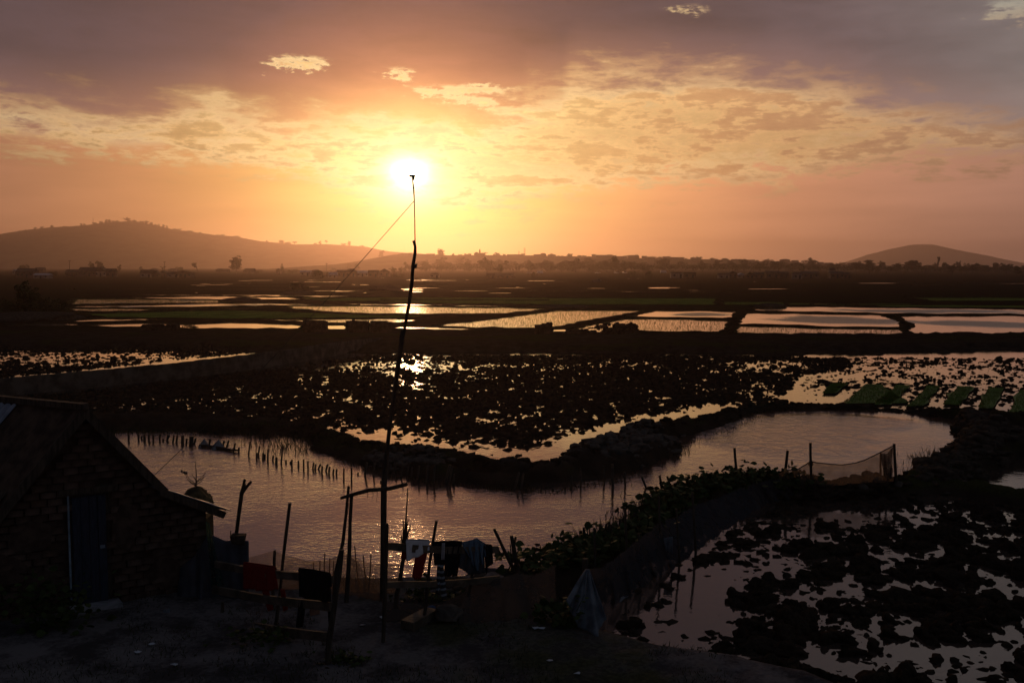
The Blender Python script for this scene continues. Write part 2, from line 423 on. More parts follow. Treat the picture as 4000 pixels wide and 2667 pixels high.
def mudprob(x, y):
    out = np.zeros(x.shape)
    for pts, base, wet in MUDW:
        k = inside(x, y, pts)
        if not k.any(): continue
        xx, yy = x[k], y[k]; q = np.full(xx.shape, base)
        for (px_, py_, sx, sy, kk) in wet: q = q - kk*np.exp(-(((xx-px_)/sx)**2 + ((yy-py_)/sy)**2))
        for l, hw, kk in WETW: q = q - kk*np.exp(-(seg_dist(xx, yy, l)[0]/hw)**2)
        q = q + (fbm(xx*2.1, yy*1.3, 3, 77) - 0.5)*0.6 + (fbm(xx*6.5, yy*4.2, 2, 91) - 0.5)*1.15
        out[k] = np.maximum(out[k], np.clip(q, 0, 1))
    return out
RIB = [   # ribbons of raised earth: points (u, v, crest height above water), half width
  ([(300,1655,.5),(700,1660,.48),(1000,1672,.42),(1075,1680,.25)], 1.15),
  ([(1120,1690,.2),(1200,1694,.5),(1300,1732,.42),(1420,1765,.5),(1560,1795,.55),(1720,1822,.55),(1900,1850,.6),(2060,1870,.6),(2190,1862,.55),(2290,1812,.65),(2400,1765,.7),
    (2520,1715,.7),(2650,1692,.62),(2800,1650,.5),(2920,1602,.36),(3120,1594,.2),(3420,1600,.16),(3600,1612,.22),(3760,1636,.45),(3900,1668,.7),(4000,1660,.6),(4200,1640,.5)], .42),
  ([(1250,1745,.2),(1400,1790,.35),(1520,1822,.4),(1680,1855,.5),(1850,1875,.4),(2000,1895,.35)], .4),
  ([(2290,1850,.35),(2400,1815,.6),(2500,1775,.6),(2600,1750,.55)], .75),
  ([(3720,1700,.5),(3790,1690,.95),(3870,1730,.95),(3820,1790,.7),(3740,1840,.5),(3640,1880,.42),(3540,1900,.4)], .85),
  ([(3870,1730,.8),(3960,1760,.7),(4100,1790,.55),(4300,1830,.4)], .7),
  ([(1900,2330,.6),(2050,2310,.5),(2200,2260,.42),(2350,2180,.4),(2500,2090,.4),(2650,2000,.4),(2780,1945,.42),(2900,1925,.4),(3050,1925,.42),(3250,1925,.42),(3400,1915,.62),(3520,1915,.5),(3640,1890,.35)], .75),
  ([(3700,1910,.25),(3850,1930,.3),(4000,1960,.3),(4200,1990,.3)], .8),
  ([(-300,1330,.45),(600,1330,.4),(1500,1342,.5),(2500,1348,.5),(3500,1340,.45),(4500,1335,.45)], 7.0),
]
RIBW = [([tuple(P(u, v, ZW)[:2]) + (h,) for u, v, h in pts], hw) for pts, hw in RIB]
POND2 = [(p[0], p[1]) for p in POND]; YARD2 = [(p[0], p[1]) for p in YARD]

def height(x, y):
    x = np.asarray(x, float); y = np.asarray(y, float)
    r = np.hypot(x, y)
    n1 = fbm(x*0.9, y*0.9, 4, 3) - 0.5; n2 = fbm(x*3.1, y*3.1, 3, 9) - 0.5; n3 = fbm(x*0.22, y*0.22, 3, 21) - 0.5
    z = ZW - 0.13 + n1*0.10 + n2*0.08
    q_ = (r < 100)
    if q_.any(): z[q_] += np.where(y[q_] < 30, 0.092, 0.126)*mudprob(x[q_], y[q_])
    far = sstep(70, 110, r)
    z = z*(1-far) + far*(ZW - 0.03)
    near = r < 130
    if near.any():
        xx, yy = x[near], y[near]; zz = z[near]; a1, a2, a3 = n1[near], n2[near], n3[near]
        for pts, hw in RIBW:
            d, par = seg_dist(xx, yy, pts)
            i = np.clip(par.astype(int), 0, len(pts)-2); t = par - i
            hs = np.array([p[2] for p in pts]); hh = hs[i]*(1-t) + hs[i+1]*t
            w = hw*(1 + a3*1.0 + a1*0.7)
            if hw > 3:
                prof = sstep(1.25, 0.75, d/w); rg = a2*0.10 + a1*0.12
            else:
                prof = np.clip(1 - (d/w)**2*0.55, 0, 1)*sstep(1.5, 0.75, d/w); rg = a2*0.30 + a1*0.34
            cr = ZW + (hh*0.8 + rg)*prof - 0.12*(1-prof)
            zz = np.where(prof > 0.01, np.maximum(zz, cr), zz)
        dp = sdf(xx, yy, POND2) + a1*0.35 + a2*0.15
        cut = sstep(0.12, -0.25, dp)
        zz = zz*(1-cut) + (ZW - 0.45)*cut
        dy = sdf(xx, yy, YARD2) + a1*0.5
        t = sstep(0.7, -0.6, dy)
        yz = 0.0 + a1*0.07 + a2*0.035 + a3*0.16 + np.clip((12 - yy)*0.03, 0, 0.5)
        zz = np.maximum(zz, ZW - 0.3 + (yz - ZW + 0.3)*t) if True else zz
        z[near] = zz
    return z
def hz(x, y): return float(height(np.array([x]), np.array([y]))[0])
def G(u, v):                                      # line of sight to the ground
    d = ray(u, v); t = np.linspace(6, 140, 900)
    x, y, z = d[0]*t, d[1]*t, CAM_Z + d[2]*t
    k = np.nonzero(z < height(x, y))[0]
    i = k[0] if len(k) else 899
    p = np.array([x[i], y[i], z[i]]); p[2] = hz(p[0], p[1])
    return p

NC = 560
tanA = np.linspace(-1.05, 1.05, NC)
rows = np.concatenate([np.linspace(1.0, 9.0, 18)[:-1], 9.0*np.exp(np.linspace(0, math.log(100/9.0), 620)), 100*np.exp(np.linspace(0, math.log(75.0), 70))[1:]])
YY, TT = np.meshgrid(rows, tanA, indexing='ij'); XX = YY*TT
ZZ = height(XX.ravel(), YY.ravel())
NR = len(rows)
idx = np.arange(NR*NC).reshape(NR, NC)
FQ = np.stack([idx[:-1,:-1].ravel(), idx[:-1,1:].ravel(), idx[1:,1:].ravel(), idx[1:,:-1].ravel()], 1)
M_MUD = mat('wet_mud', (0.030, 0.023, 0.017), 0.95, 0.0, 0.4, 3.0, 0.5, 25.0)

def ground_material():
    m = bpy.data.materials.new('earth'); m.use_nodes = True; t = m.node_tree; N = t.nodes; L = t.links; E.tree = t
    b = N['Principled BSDF']; tc = N.new('ShaderNodeTexCoord'); sp = N.new('ShaderNodeSeparateXYZ'); L.new(tc.outputs['Object'], sp.inputs[0])
    y = E(sp.outputs[1]); z = E(sp.outputs[2])
    n = noise(tc.outputs['Object'], 1.3, 8, 0.62); nb = noise(tc.outputs['Object'], 0.12, 4, 0.5); nf = noise(tc.outputs['Object'], 14, 6, 0.7)
    mud = cmix(smooth(n, 0.35, 0.65), (0.022, 0.017, 0.013), (0.040, 0.031, 0.023))
    dry = cmix(smooth(n + (nf - 0.5)*0.5, 0.35, 0.65), (0.044, 0.040, 0.041), (0.135, 0.124, 0.126))
    grass = cmix(smooth(nf, 0.4, 0.6), (0.020, 0.024, 0.008), (0.040, 0.042, 0.014))
    g = smooth(nb + (n - 0.5)*0.4, 0.50, 0.62)*smooth(z, -0.62, -0.45)
    c = cmix(smooth(z, -0.35, -0.12)*smooth(y, 34.0, 20.0), mud, dry)
    c = cmix(g*0.85, c, grass)
    farc = cmix(smooth(nb, 0.42, 0.58), (0.016, 0.012, 0.010), (0.016, 0.018, 0.009))
    c = cmix(smooth(y, 75.0, 110.0), c, farc)
    L.new(c, b.inputs['Base Color']); b.inputs['Roughness'].default_value = 0.95; b.inputs['Specular IOR Level'].default_value = 0.0
    bn = N.new('ShaderNodeBump'); bn.inputs['Strength'].default_value = 0.6; bn.inputs['Distance'].default_value = 0.05
    L.new((n + nf*0.4).s, bn.inputs['Height']); L.new(bn.outputs[0], b.inputs['Normal'])
    return m
ground = obj('ground', fast_mesh('ground', np.stack([XX.ravel(), YY.ravel(), ZZ], 1), FQ, True), ground_material())
tag(ground, 'dark trodden earth, mud banks and flat plain running to the hills', kind='structure')

# ------------------------------------------------------------------ water
def water_material(name, base, sc1, amt, patches, rough=0.06, tint=(1.0,1.0,1.0), ior=1.45, calm=0.25, ruff=3.2, rpatch=0.12):
    m = bpy.data.materials.new(name); m.use_nodes = True; t = m.node_tree; N = t.nodes; L = t.links; E.tree = t
    b = N['Principled BSDF']; tc = N.new('ShaderNodeTexCoord'); sp = N.new('ShaderNodeSeparateXYZ'); L.new(tc.outputs['Object'], sp.inputs[0])
    x, y = E(sp.outputs[0]), E(sp.outputs[1])
    b.inputs['Base Color'].default_value = (*base, 1); b.inputs['Roughness'].default_value = rough
    b.inputs['IOR'].default_value = ior; b.inputs['Specular Tint'].default_value = (*tint, 1)
    v1 = comb(x*sc1, y*sc1*1.25); n1 = noise(v1, 1.0, 3, 0.55, 0.4); n2 = noise(comb(x*sc1*0.30 + 4.0, y*sc1*0.36), 1.0, 2, 0.5)
    pg = None
    gust = noise(comb(x*0.12, y*0.10), 1.0, 3, 0.5, 0.6)
    g = smooth(gust, 0.42, 0.62)*(1 - calm)*0.6 + calm
    for (u, v, su, sv, k) in patches:
        p = P(u, v, ZW); ex = abs(P(u+su, v, ZW)[0] - p[0]); ey = abs(P(u, v-sv, ZW)[1] - P(u, v+sv, ZW)[1])/2
        qx = (x - float(p[0]))*(1/float(ex)); qy = (y - float(p[1]))*(1/float(ey))
        b_ = E.m('EXPONENT', (qx*qx + qy*qy)*-1.0)*k; pg = b_ if pg is None else pg + b_
    hgt = (n1*0.8 + n2*0.9)*E.m('MAXIMUM', g, 0.03)
    if pg is not None:
        pn = smooth(pg + (gust - 0.5)*1.4, 0.25, 0.75); n3 = noise(comb(x*2.6, y*1.5), 1.0, 4, 0.6, 0.5)
        hgt = hgt + n3*pn*ruff
        L.new((pn*rpatch + rough).s, b.inputs['Roughness'])
    bn = N.new('ShaderNodeBump'); bn.inputs['Strength'].default_value = 1.0
    bn.inputs['Distance'].default_value = amt
    L.new(hgt.s, bn.inputs['Height']); L.new(bn.outputs[0], b.inputs['Normal'])
    return m
def poly_sheet(name, pts, z, m, parent=None):
    V = [(p[0], p[1], z) for p in pts]
    me = bpy.data.meshes.new(name); me.from_pydata(V, [], [tuple(range(len(V)))]); me.update()
    return obj(name, me, m, parent)
def grown(pts, d):
    c = np.mean([(p[0], p[1]) for p in pts], 0); out = []; n = len(pts)
    a = 0.5*sum(pts[i][0]*pts[(i+1)%n][1] - pts[(i+1)%n][0]*pts[i][1] for i in range(n)); sg = 1 if a > 0 else -1
    for i in range(n):
        p, q = np.array(pts[i-1][:2]), np.array(pts[(i+1)%n][:2]); t = q - p; t /= np.linalg.norm(t) + 1e-9
        out.append(np.array(pts[i][:2]) + sg*np.array([t[1], -t[0]])*d)
    return out
M_POND = water_material('pond_water', (0.085, 0.046, 0.034), 7.0, 0.020,
    [(3000,1690,330,60,1.5),(3350,1650,300,28,1.2),(650,1800,280,90,1.2),(2000,2050,400,40,-.1),(3500,1740,150,14,-.4)], 0.07, ior=3.4)
pond = poly_sheet('pond_water', grown(POND, 0.5), ZW, M_POND)
tag(pond, 'rippled fish pond water reflecting the orange sky', kind='structure')
M_FIELD = water_material('field_water', (0.050, 0.036, 0.030), 5.0, 0.007, [], 0.03, ior=1.75, calm=0.35)
fw = poly_sheet('field_water', [(-75,10,0),(75,10,0),(75,76,0),(-75,76,0)], ZW - 0.015, M_FIELD)
tag(fw, 'still shallow water lying between the clods of the ploughed fields', kind='structure')

# ------------------------------------------------------------------ far paddies
M_FARW = water_material('paddy_water', (0.030, 0.022, 0.018), 1.6, 0.010,
    [(3250,1248,230,16,1.2),(3850,1265,240,14,1.1),(3600,1215,500,8,.9),(2720,1228,110,7,1.0),(700,1190,600,30,.5)], 0.08, ior=1.5, calm=0.35, ruff=2.0, rpatch=0.28)
M_BUND = mat('bund_earth', (0.024, 0.020, 0.012), 0.95, 0.0, 0.4, 1.5)
M_RICE = mat('rice_shoots', (0.15, 0.18, 0.04), 0.7, 0.05, 0.3, 0.5)
M_GREEN = mat('paddy_green', (0.12, 0.17, 0.032), 0.9, 0.0, 0.35, 0.4)
ZF = ZW
def ridge(name, pts, parent, w=0.5, h=0.34, closed=True):
    # a low earth bund along a polyline of ground points
    V = []; F = []
    P2 = [np.array(p[:2], float) for p in pts]; 
    if closed: P2 = P2 + [P2[0]]
    line = []
    for a, b in zip(P2[:-1], P2[1:]):
        l = np.linalg.norm(b-a); k = max(1, min(40, int(l/1.6)))
        for i in range(k): line.append(a + (b-a)*i/k)
    line.append(P2[-1]); n = len(line)
    prof = [(-1,-0.25),(-0.55,0.75),(0.0,1.0),(0.6,0.7),(1,-0.25)]
    for i, p in enumerate(line):
        t = line[min(i+1,n-1)] - line[max(i-1,0)]; t /= np.linalg.norm(t)+1e-9; s = np.array([t[1], -t[0]])
        ww = w*random.uniform(.75,1.3); hh = h*random.uniform(.55,1.35); off = random.uniform(-.18,.18)
        for (a, b) in prof: V.append((p[0]+s[0]*(a*ww+off), p[1]+s[1]*(a*ww+off), ZF + b*hh*(random.uniform(.8,1.2) if b > 0 else 1)))
    m = len(prof)
    for i in range(n-1):
        for j in range(m-1): F.append((i*m+j, i*m+j+1, (i+1)*m+j+1, (i+1)*m+j))
    return obj(name, fast_mesh(name, np.array(V), np.array(F), True), M_BUND, parent)
def scatter_in(pts, count):
    xs = [p[0] for p in pts]; ys = [p[1] for p in pts]
    x = rng.uniform(min(xs), max(xs), count*3); y = rng.uniform(min(ys), max(ys), count*3)
    k = inside(x, y, [(p[0], p[1]) for p in pts]); return x[k][:count], y[k][:count]
def blades(name, x, y, z0, hmin, hmax, w, m, parent, lean=0.35):
    n = len(x); h = rng.uniform(hmin, hmax, n); a = rng.uniform(0, math.pi, n); lx = rng.normal(0, lean, n)*h; ly = rng.normal(0, lean, n)*h
    ww = w*rng.uniform(.6,1.4,n); dx, dy = np.cos(a)*ww, np.sin(a)*ww
    z0 = np.broadcast_to(np.asarray(z0, float), x.shape)
    V = np.empty((n,3,3)); V[:,0] = np.stack([x-dx, y-dy, z0-0.02],1); V[:,1] = np.stack([x+dx, y+dy, z0-0.02],1); V[:,2] = np.stack([x+lx, y+ly, z0+h],1)
    o = obj(name, fast_mesh(name, V.reshape(-1,3), np.arange(n*3).reshape(-1,3)), m, parent); o['kind'] = 'stuff'
    return o
PAD = [ # kind, pixel outline, label
 ('water',[(2880,1268),(2886,1245),(2915,1222),(3100,1224),(3300,1227),(3446,1230),(3500,1250),(3522,1262),(3535,1281),(3200,1277),(3000,1270)],'wide bright paddy pool framed by dark bunds'),
 ('rice',[(2855,1302),(2882,1273),(3200,1281),(3512,1285),(3567,1313),(3200,1308)],'green rice strip under the wide bright pool'),
 ('rice',[(2240,1285),(2340,1262),(2450,1244),(2650,1247),(2850,1253),(2845,1280),(2820,1299),(2600,1297),(2480,1293),(2320,1301)],'gold speckled rice paddy behind the brick stacks'),
 ('water',[(2445,1238),(2557,1213),(2720,1214),(2885,1217),(2866,1240),(2820,1244),(2650,1242)],'smaller bright pool beside the wide pool'),
 ('water',[(3500,1234),(3700,1233),(4000,1233),(4400,1234),(4400,1320),(4000,1317),(3568,1314),(3540,1288),(3563,1271)],'broad wind streaked pool at the edge of the frame'),
 ('water',[(3053,1196),(3400,1200),(4000,1207),(4400,1210),(4400,1229),(4000,1229),(3446,1226),(3200,1220),(2976,1216),(2900,1212)],'long thin sheet of water above the wide pool'),
 ('rice',[(1690,1270),(1830,1256),(1990,1237),(2180,1213),(2350,1212),(2530,1214),(2400,1236),(2290,1254),(2160,1282),(1980,1283),(1860,1282),(1720,1278)],'glittering gold rice paddy beyond the antenna pole'),
 ('rice',[(1100,1195),(1400,1195),(1700,1198),(1990,1201),(2150,1205),(2080,1217),(1960,1226),(1800,1228),(1500,1228),(1330,1222),(1130,1206)],'sunlit gold paddy under the setting sun'),
 ('water',[(1340,1186),(1560,1187),(1800,1190),(2160,1200),(2230,1203),(2050,1201),(1700,1196),(1360,1193)],'narrow bright water strip under the sun'),
 ('rice',[(1000,1247),(1240,1245),(1480,1243),(1650,1250),(1560,1262),(1300,1265),(1180,1258)],'rice strip behind the square brick stacks'),
 ('green',[(300,1226),(560,1218),(800,1211),(1000,1214),(1200,1222),(1500,1232),(1720,1232),(1600,1243),(1300,1247),(900,1246),(620,1245),(420,1242)],'long dull green field in the middle of the plain'),
 ('water',[(282,1223),(420,1221),(560,1214),(700,1207),(900,1202),(1020,1204),(900,1212),(700,1216),(520,1222),(400,1226),(300,1226)],'crooked water channel beside the shrubs'),
 ('rice',[(276,1206),(420,1205),(560,1207),(700,1205),(1000,1198),(1130,1200),(900,1206),(640,1212),(420,1219),(280,1216)],'speckled paddy beside the dark shrubs'),
 ('water',[(280,1196),(500,1194),(740,1188),(960,1184),(1200,1187),(1400,1192),(1100,1194),(800,1199),(560,1202),(280,1202)],'pale violet water strip by the shrubs'),
 ('rice',[(280,1168),(500,1168),(760,1170),(1000,1176),(900,1184),(640,1186),(400,1188),(280,1190)],'olive rice strip above the violet water'),
 ('water',[(470,1163),(640,1160),(830,1156),(1000,1160),(1200,1162),(1340,1164),(1200,1170),(920,1172),(700,1170),(560,1167)],'grey water strip behind the olive rice'),
 ('water',[(430,1150),(620,1151),(760,1152),(1040,1150),(1380,1157),(1480,1158),(1250,1161),(900,1157),(600,1155)],'thin grey water line across the plain'),
 ('green',[(1150,1163),(1500,1162),(1900,1163),(2300,1165),(2800,1166),(2800,1192),(2400,1194),(2000,1190),(1500,1184),(1200,1172)],'broad green field under the town'),
 ('water',[(1210,1134),(1330,1134),(1440,1136),(1450,1139),(1330,1140),(1220,1138)],'bright sliver of water below the village'),
 ('water',[(1545,1128),(1620,1127),(1670,1130),(1640,1134),(1560,1133)],'bright sliver of water right under the sun'),
 ('water',[(1610,1138),(1650,1138),(1650,1141),(1610,1141)],'tiny bright water patch under the sun'),
 ('water',[(1180,1100),(1330,1100),(1330,1102),(1180,1102)],'hairline of water in front of the village'),
 ('water',[(1640,1091),(1690,1090),(1720,1093),(1650,1094)],'small pool in front of the far shed'),
 ('water',[(2060,1096),(2170,1096),(2170,1098),(2060,1098)],'hairline of water below the tree belt'),
 ('water',[(1980,1134),(2200,1136),(2370,1137),(2370,1140),(2200,1139),(1980,1137)],'thin bright line of water across the dark field'),
 ('water',[(2410,1138),(2800,1140),(3000,1141),(3000,1143),(2700,1143),(2410,1141)],'thin dashed line of water across the far field'),
 ('water',[(2530,1123),(2616,1122),(2616,1126),(2540,1127)],'short bright water dash in the far field'),
 ('water',[(550,1128),(700,1129),(900,1129),(1110,1131),(1110,1134),(800,1132),(560,1131)],'long bright water line behind the shrubs'),
 ('green',[(2820,1180),(3000,1180),(3180,1186),(3170,1194),(3000,1195),(2820,1192)],'green strip beside the earth heap'),
 ('green',[(3325,1187),(3500,1187),(3640,1191),(3900,1194),(4300,1196),(4300,1205),(3900,1203),(3600,1201),(3350,1196)],'green strip above the long water'),
 ('green',[(3562,1164),(3800,1164),(4300,1165),(4300,1178),(3900,1177),(3640,1177)],'farthest flat green strip toward the distant hill'),
 ('rice',[(3060,1185),(3250,1187),(3420,1191),(3400,1196),(3200,1196),(3080,1192)],'speckled strip between two green strips'),
 ('water',[(275,1250),(420,1245),(600,1245),(605,1249),(500,1256),(380,1260),(275,1262)],'pale pool with a few clods below the long green field'),
 ('water',[(-100,1270),(60,1268),(150,1262),(275,1262),(340,1266),(270,1274),(120,1276),(-100,1274)],'dim water strip under the shrub mound'),
 ('water',[(330,1272),(420,1264),(560,1262),(700,1266),(900,1260),(1050,1262),(1180,1268),(1185,1285),(1000,1286),(700,1284),(400,1279)],'violet pool around the low brick stack'),
 ('water',[(1275,1272),(1340,1272),(1345,1285),(1280,1286)],'glint of water between two brick stacks'),
 ('water',[(1530,1276),(1720,1276),(1900,1284),(2090,1286),(2090,1292),(1900,1291),(1600,1287),(1530,1285)],'glinting puddles with clods along the dark embankment'),
 ('water',[(2158,1288),(2210,1287),(2205,1294),(2160,1294)],'puddle beside the ragged brick stack'),
]
def roughen(pts):
    out = []; n = len(pts); Y0 = np.mean([p[1] for p in pts])
    for i in range(n):
        a, b = pts[i], pts[(i+1)%n]; k = int(np.clip(np.linalg.norm(b-a)/(Y0*0.012), 1, 14))
        for j in range(k):
            t = j/k; p = a + (b-a)*t; f = 0.0 if j == 0 and n > 6 else 1.0
            out.append(np.array([p[0] + f*random.gauss(0, Y0*.0012), p[1] + f*random.gauss(0, Y0*.0042*min(1, Y0/220)), p[2]]))
    return out
for kind, px, lab in PAD:
    pts = roughen(PL(px, ZF))
    far_ = np.mean([p[1] for p in pts])
    nm = {'water':'paddy_water','rice':'rice_paddy','green':'green_field'}[kind]
    if kind == 'green':
        o = poly_sheet(nm, pts, ZF + 0.006, M_GREEN); tag(o, lab, kind='structure')
    else:
        o = poly_sheet(nm, pts, ZF + 0.002, M_FARW); tag(o, lab, kind='structure')
    if len(px) > 5 and far_ < 330:
        ridge('bund', pts, o, 0.42*max(.7, far_/150), 0.10 + 0.0002*far_)
    if kind in ('rice', 'green'):
        area = 0.5*abs(sum(pts[i][0]*pts[(i+1)%len(pts)][1] - pts[(i+1)%len(pts)][0]*pts[i][1] for i in range(len(pts))))
        n = int(min(16000, area*(16 if kind == 'rice' else 10)))
        bx, by = scatter_in(pts, n); s_ = max(1.0, far_/130)
        blades('rice_shoots', bx, by, ZF, 0.07*s_**.5, 0.20*s_**.5, 0.013*s_, M_RICE, o, 0.45)
# thin slivers of standing water far out on the plain
V = []; F = []
for _ in range(46):
    v = 1084 + 62*random.random()**1.2; u = random.gauss(1700, 900); l = 8 + 110*random.random()**2.5; h = random.uniform(.3, 1.1); k0 = len(V); n = 10
    for i in range(n):
        a = i*6.283/n; p = P(u + math.cos(a)*l*random.uniform(.6,1), v + math.sin(a)*h*random.uniform(.5,1), ZF + .004); V.append(p)
    F.append(tuple(range(k0, k0 + n))[::-1])
me = bpy.data.meshes.new('standing_water'); me.from_pydata([tuple(map(float, p)) for p in V], [], F); me.update()
tag(obj('standing_water', me, M_FARW), 'scattered slivers of standing water far out on the plain', kind='stuff')
# loose bunds: long irregular lines crossing the plain
for k in range(22):
    Yb = 150*math.exp(rng.uniform(0, 1.45)); xa = rng.uniform(-.62,.5)*Yb; l = rng.uniform(.15,.6)*Yb; sl = rng.uniform(-.10,.10)
    o = ridge('bund', [(xa + l*t, Yb + sl*l*t + rng.uniform(-1,1)) for t in np.linspace(0,1,6)], ground, 0.5*Yb/150, 0.10 + 0.0002*Yb, closed=False)

# ------------------------------------------------------------------ hills
M_HILL = mat('hill_scrub', (0.045, 0.040, 0.024), 0.95, 0.0, 0.45, 0.02, coord='Object')
def hill(name, prof, Y, depth, label, lump=1.0):
    us = np.array([p[0] for p in prof], float); vs_ = np.array([p[1] for p in prof], float)
    uu = np.linspace(us[0], us[-1], 420); vv = np.interp(uu, us, vs_)
    nd = 34; V = []
    tt = np.linspace(-1, 1, nd)
    for t in tt:
        for u, v in zip(uu, vv):
            p = PD(u, v, Y); hgt = max(p[2] - ZW, 0.0)
            f = math.exp(-(abs(t)*1.75)**2) if t > 0 else max(0.0, 1 - abs(t)**1.35)
            V.append((p[0], Y + t*depth, ZW - 1.5 + (hgt + 1.5)*f))
    V = np.array(V); n = fbm(V[:,0]*0.02, V[:,1]*0.02, 4, 5) - 0.5
    far_t = np.repeat(np.abs(tt), 420)
    V[:,2] += n*lump*16*np.clip(far_t*2, 0.06, 1)*np.clip((V[:,2]-ZW)/20, 0, 1)
    V[:,2] += (fbm(V[:,0]*0.15, V[:,1]*0.15, 2, 8)-.5)*lump*1.2
    i = np.arange(nd*420).reshape(nd, 420)
    F = np.stack([i[:-1,:-1].ravel(), i[:-1,1:].ravel(), i[1:,1:].ravel(), i[1:,:-1].ravel()], 1)
    o = obj(name, fast_mesh(name, V, F, True), M_HILL); tag(o, label, kind='structure'); return o
HILL_L = [(-1500,1030),(-900,1000),(-500,962),(-200,940),(0,928),(55,911),(119,899),(204,888),(306,883),(366,877),(425,869),(502,864),(536,865),(587,876),(663,894),(744,905),(829,917),
          (914,923),(1000,940),(1087,949),(1155,955),(1283,954),(1368,959),(1431,964),(1487,977),(1538,984),(1640,990),(1760,1005),(1900,1025),(2000,1040)]
HILL_T = [(1180,1042),(1350,1030),(1450,1012),(1540,994),(1640,993),(1750,997),(1870,996),(2000,998),(2200,1000),(2400,1006),(2600,1010),(2800,1014),(3000,1022),(3200,1032),(3400,1037),(3700,1042)]
HILL_R = [(3260,1042),(3341,1019),(3413,991),(3485,972),(3562,956),(3600,954),(3640,955),(3695,969),(3778,986),(3861,1013),(3916,1030),(4100,1040),(4400,1030),(4800,1040)]
hill('hill', HILL_L, 3600, 800, 'long scrubby hill with a tree-lined crest left of the sun')
hill('hill', HILL_T, 1900, 400, 'low hazy ridge carrying the town and its church', 0.6)
hill('hill', HILL_R, 6600, 800, 'distant pale rounded hill beyond the tree belt', 0.5)

# ------------------------------------------------------------------ air
hb = MB(); hb.box((0, 3750, 92), (17000, 7700, 188))
haze = hb.build('haze'); tag(haze, 'warm evening haze filling the valley air', kind='stuff')
hm = bpy.data.materials.new('haze'); hm.use_nodes = True; hn = hm.node_tree; hn.nodes.clear()
pv_ = hn.nodes.new('ShaderNodeVolumePrincipled'); ho = hn.nodes.new('ShaderNodeOutputMaterial')
pv_.inputs['Color'].default_value = (1.0, 0.76, 0.68, 1); pv_.inputs['Density'].default_value = 0.00018; pv_.inputs['Anisotropy'].default_value = 0.84
hn.links.new(pv_.outputs[0], ho.inputs['Volume']); haze.data.materials.append(hm)

# ------------------------------------------------------------------ clods
def ico(sub):
    t = (1+5**.5)/2
    V = [(-1,t,0),(1,t,0),(-1,-t,0),(1,-t,0),(0,-1,t),(0,1,t),(0,-1,-t),(0,1,-t),(t,0,-1),(t,0,1),(-t,0,-1),(-t,0,1)]
    V = [np.array(v)/np.linalg.norm(v) for v in V]
    F = [(0,11,5),(0,5,1),(0,1,7),(0,7,10),(0,10,11),(1,5,9),(5,11,4),(11,10,2),(10,7,6),(7,1,8),(3,9,4),(3,4,2),(3,2,6),(3,6,8),(3,8,9),(4,9,5),(2,4,11),(6,2,10),(8,6,7),(9,8,1)]
    for _ in range(sub):
        c = {}; F2 = []
        def mid(a, b):
            k = (min(a,b), max(a,b))
            if k not in c: m = V[a]+V[b]; V.append(m/np.linalg.norm(m)); c[k] = len(V)-1
            return c[k]
        for a, b, d in F:
            x, y, z = mid(a,b), mid(b,d), mid(d,a); F2 += [(a,x,z),(b,y,x),(d,z,y),(x,y,z)]
        F = F2
    return np.array(V), np.array(F)
def lump(sub, seed, rough=0.45, flat=0.62):
    V, F = ico(sub); r = np.random.default_rng(seed)
    k = r.normal(size=(7,3)); ph = r.uniform(0, 6.28, 7); fr = np.array([1.1,1.3,1.7,2.3,3.1,4.3,5.7])
    d = sum(np.sin((V@k[i])*fr[i] + ph[i])/(1.0+fr[i]*0.55) for i in range(7))
    V = V*np.maximum(0.35, 1 + rough*d[:,None]*0.55 + r.normal(0, rough*0.13, (len(V),1)))
    V[:,2] *= flat; V[:,0] *= r.uniform(.85,1.35)
    keep = ~((V[F][:,:,2] < -0.22).all(1))
    F = F[keep]; used = np.unique(F); mp = -np.ones(len(V), int); mp[used] = np.arange(len(used))
    return V[used], mp[F]
T0 = [lump(0, 300+i, 0.8) for i in range(12)]
T1 = [lump(1, 100+i, 0.85) for i in range(10)]
T2 = [lump(2, 200+i, 1.0) for i in range(9)]
def instances(tpls, pos, scl, rot):              # join many copies of small templates into one mesh
    Vs = []; Fs = []; k = 0; which = rng.integers(0, len(tpls), len(pos))
    for i, (V, F) in enumerate(tpls):
        s_ = np.nonzero(which == i)[0]
        if not len(s_): continue
        c, s = np.cos(rot[s_])[:,None], np.sin(rot[s_])[:,None]; S = scl[s_]
        X = V[None,:,0]*S[:,0:1]; Y = V[None,:,1]*S[:,1:2]; Z = V[None,:,2]*S[:,2:3]
        W = np.stack([X*c - Y*s, X*s + Y*c, Z], 2) + pos[s_][:,None,:]
        Fs.append((F[None] + (np.arange(len(s_))*len(V))[:,None,None] + k).reshape(-1,3)); Vs.append(W.reshape(-1,3)); k += len(s_)*len(V)
    return np.concatenate(Vs), np.concatenate(Fs)
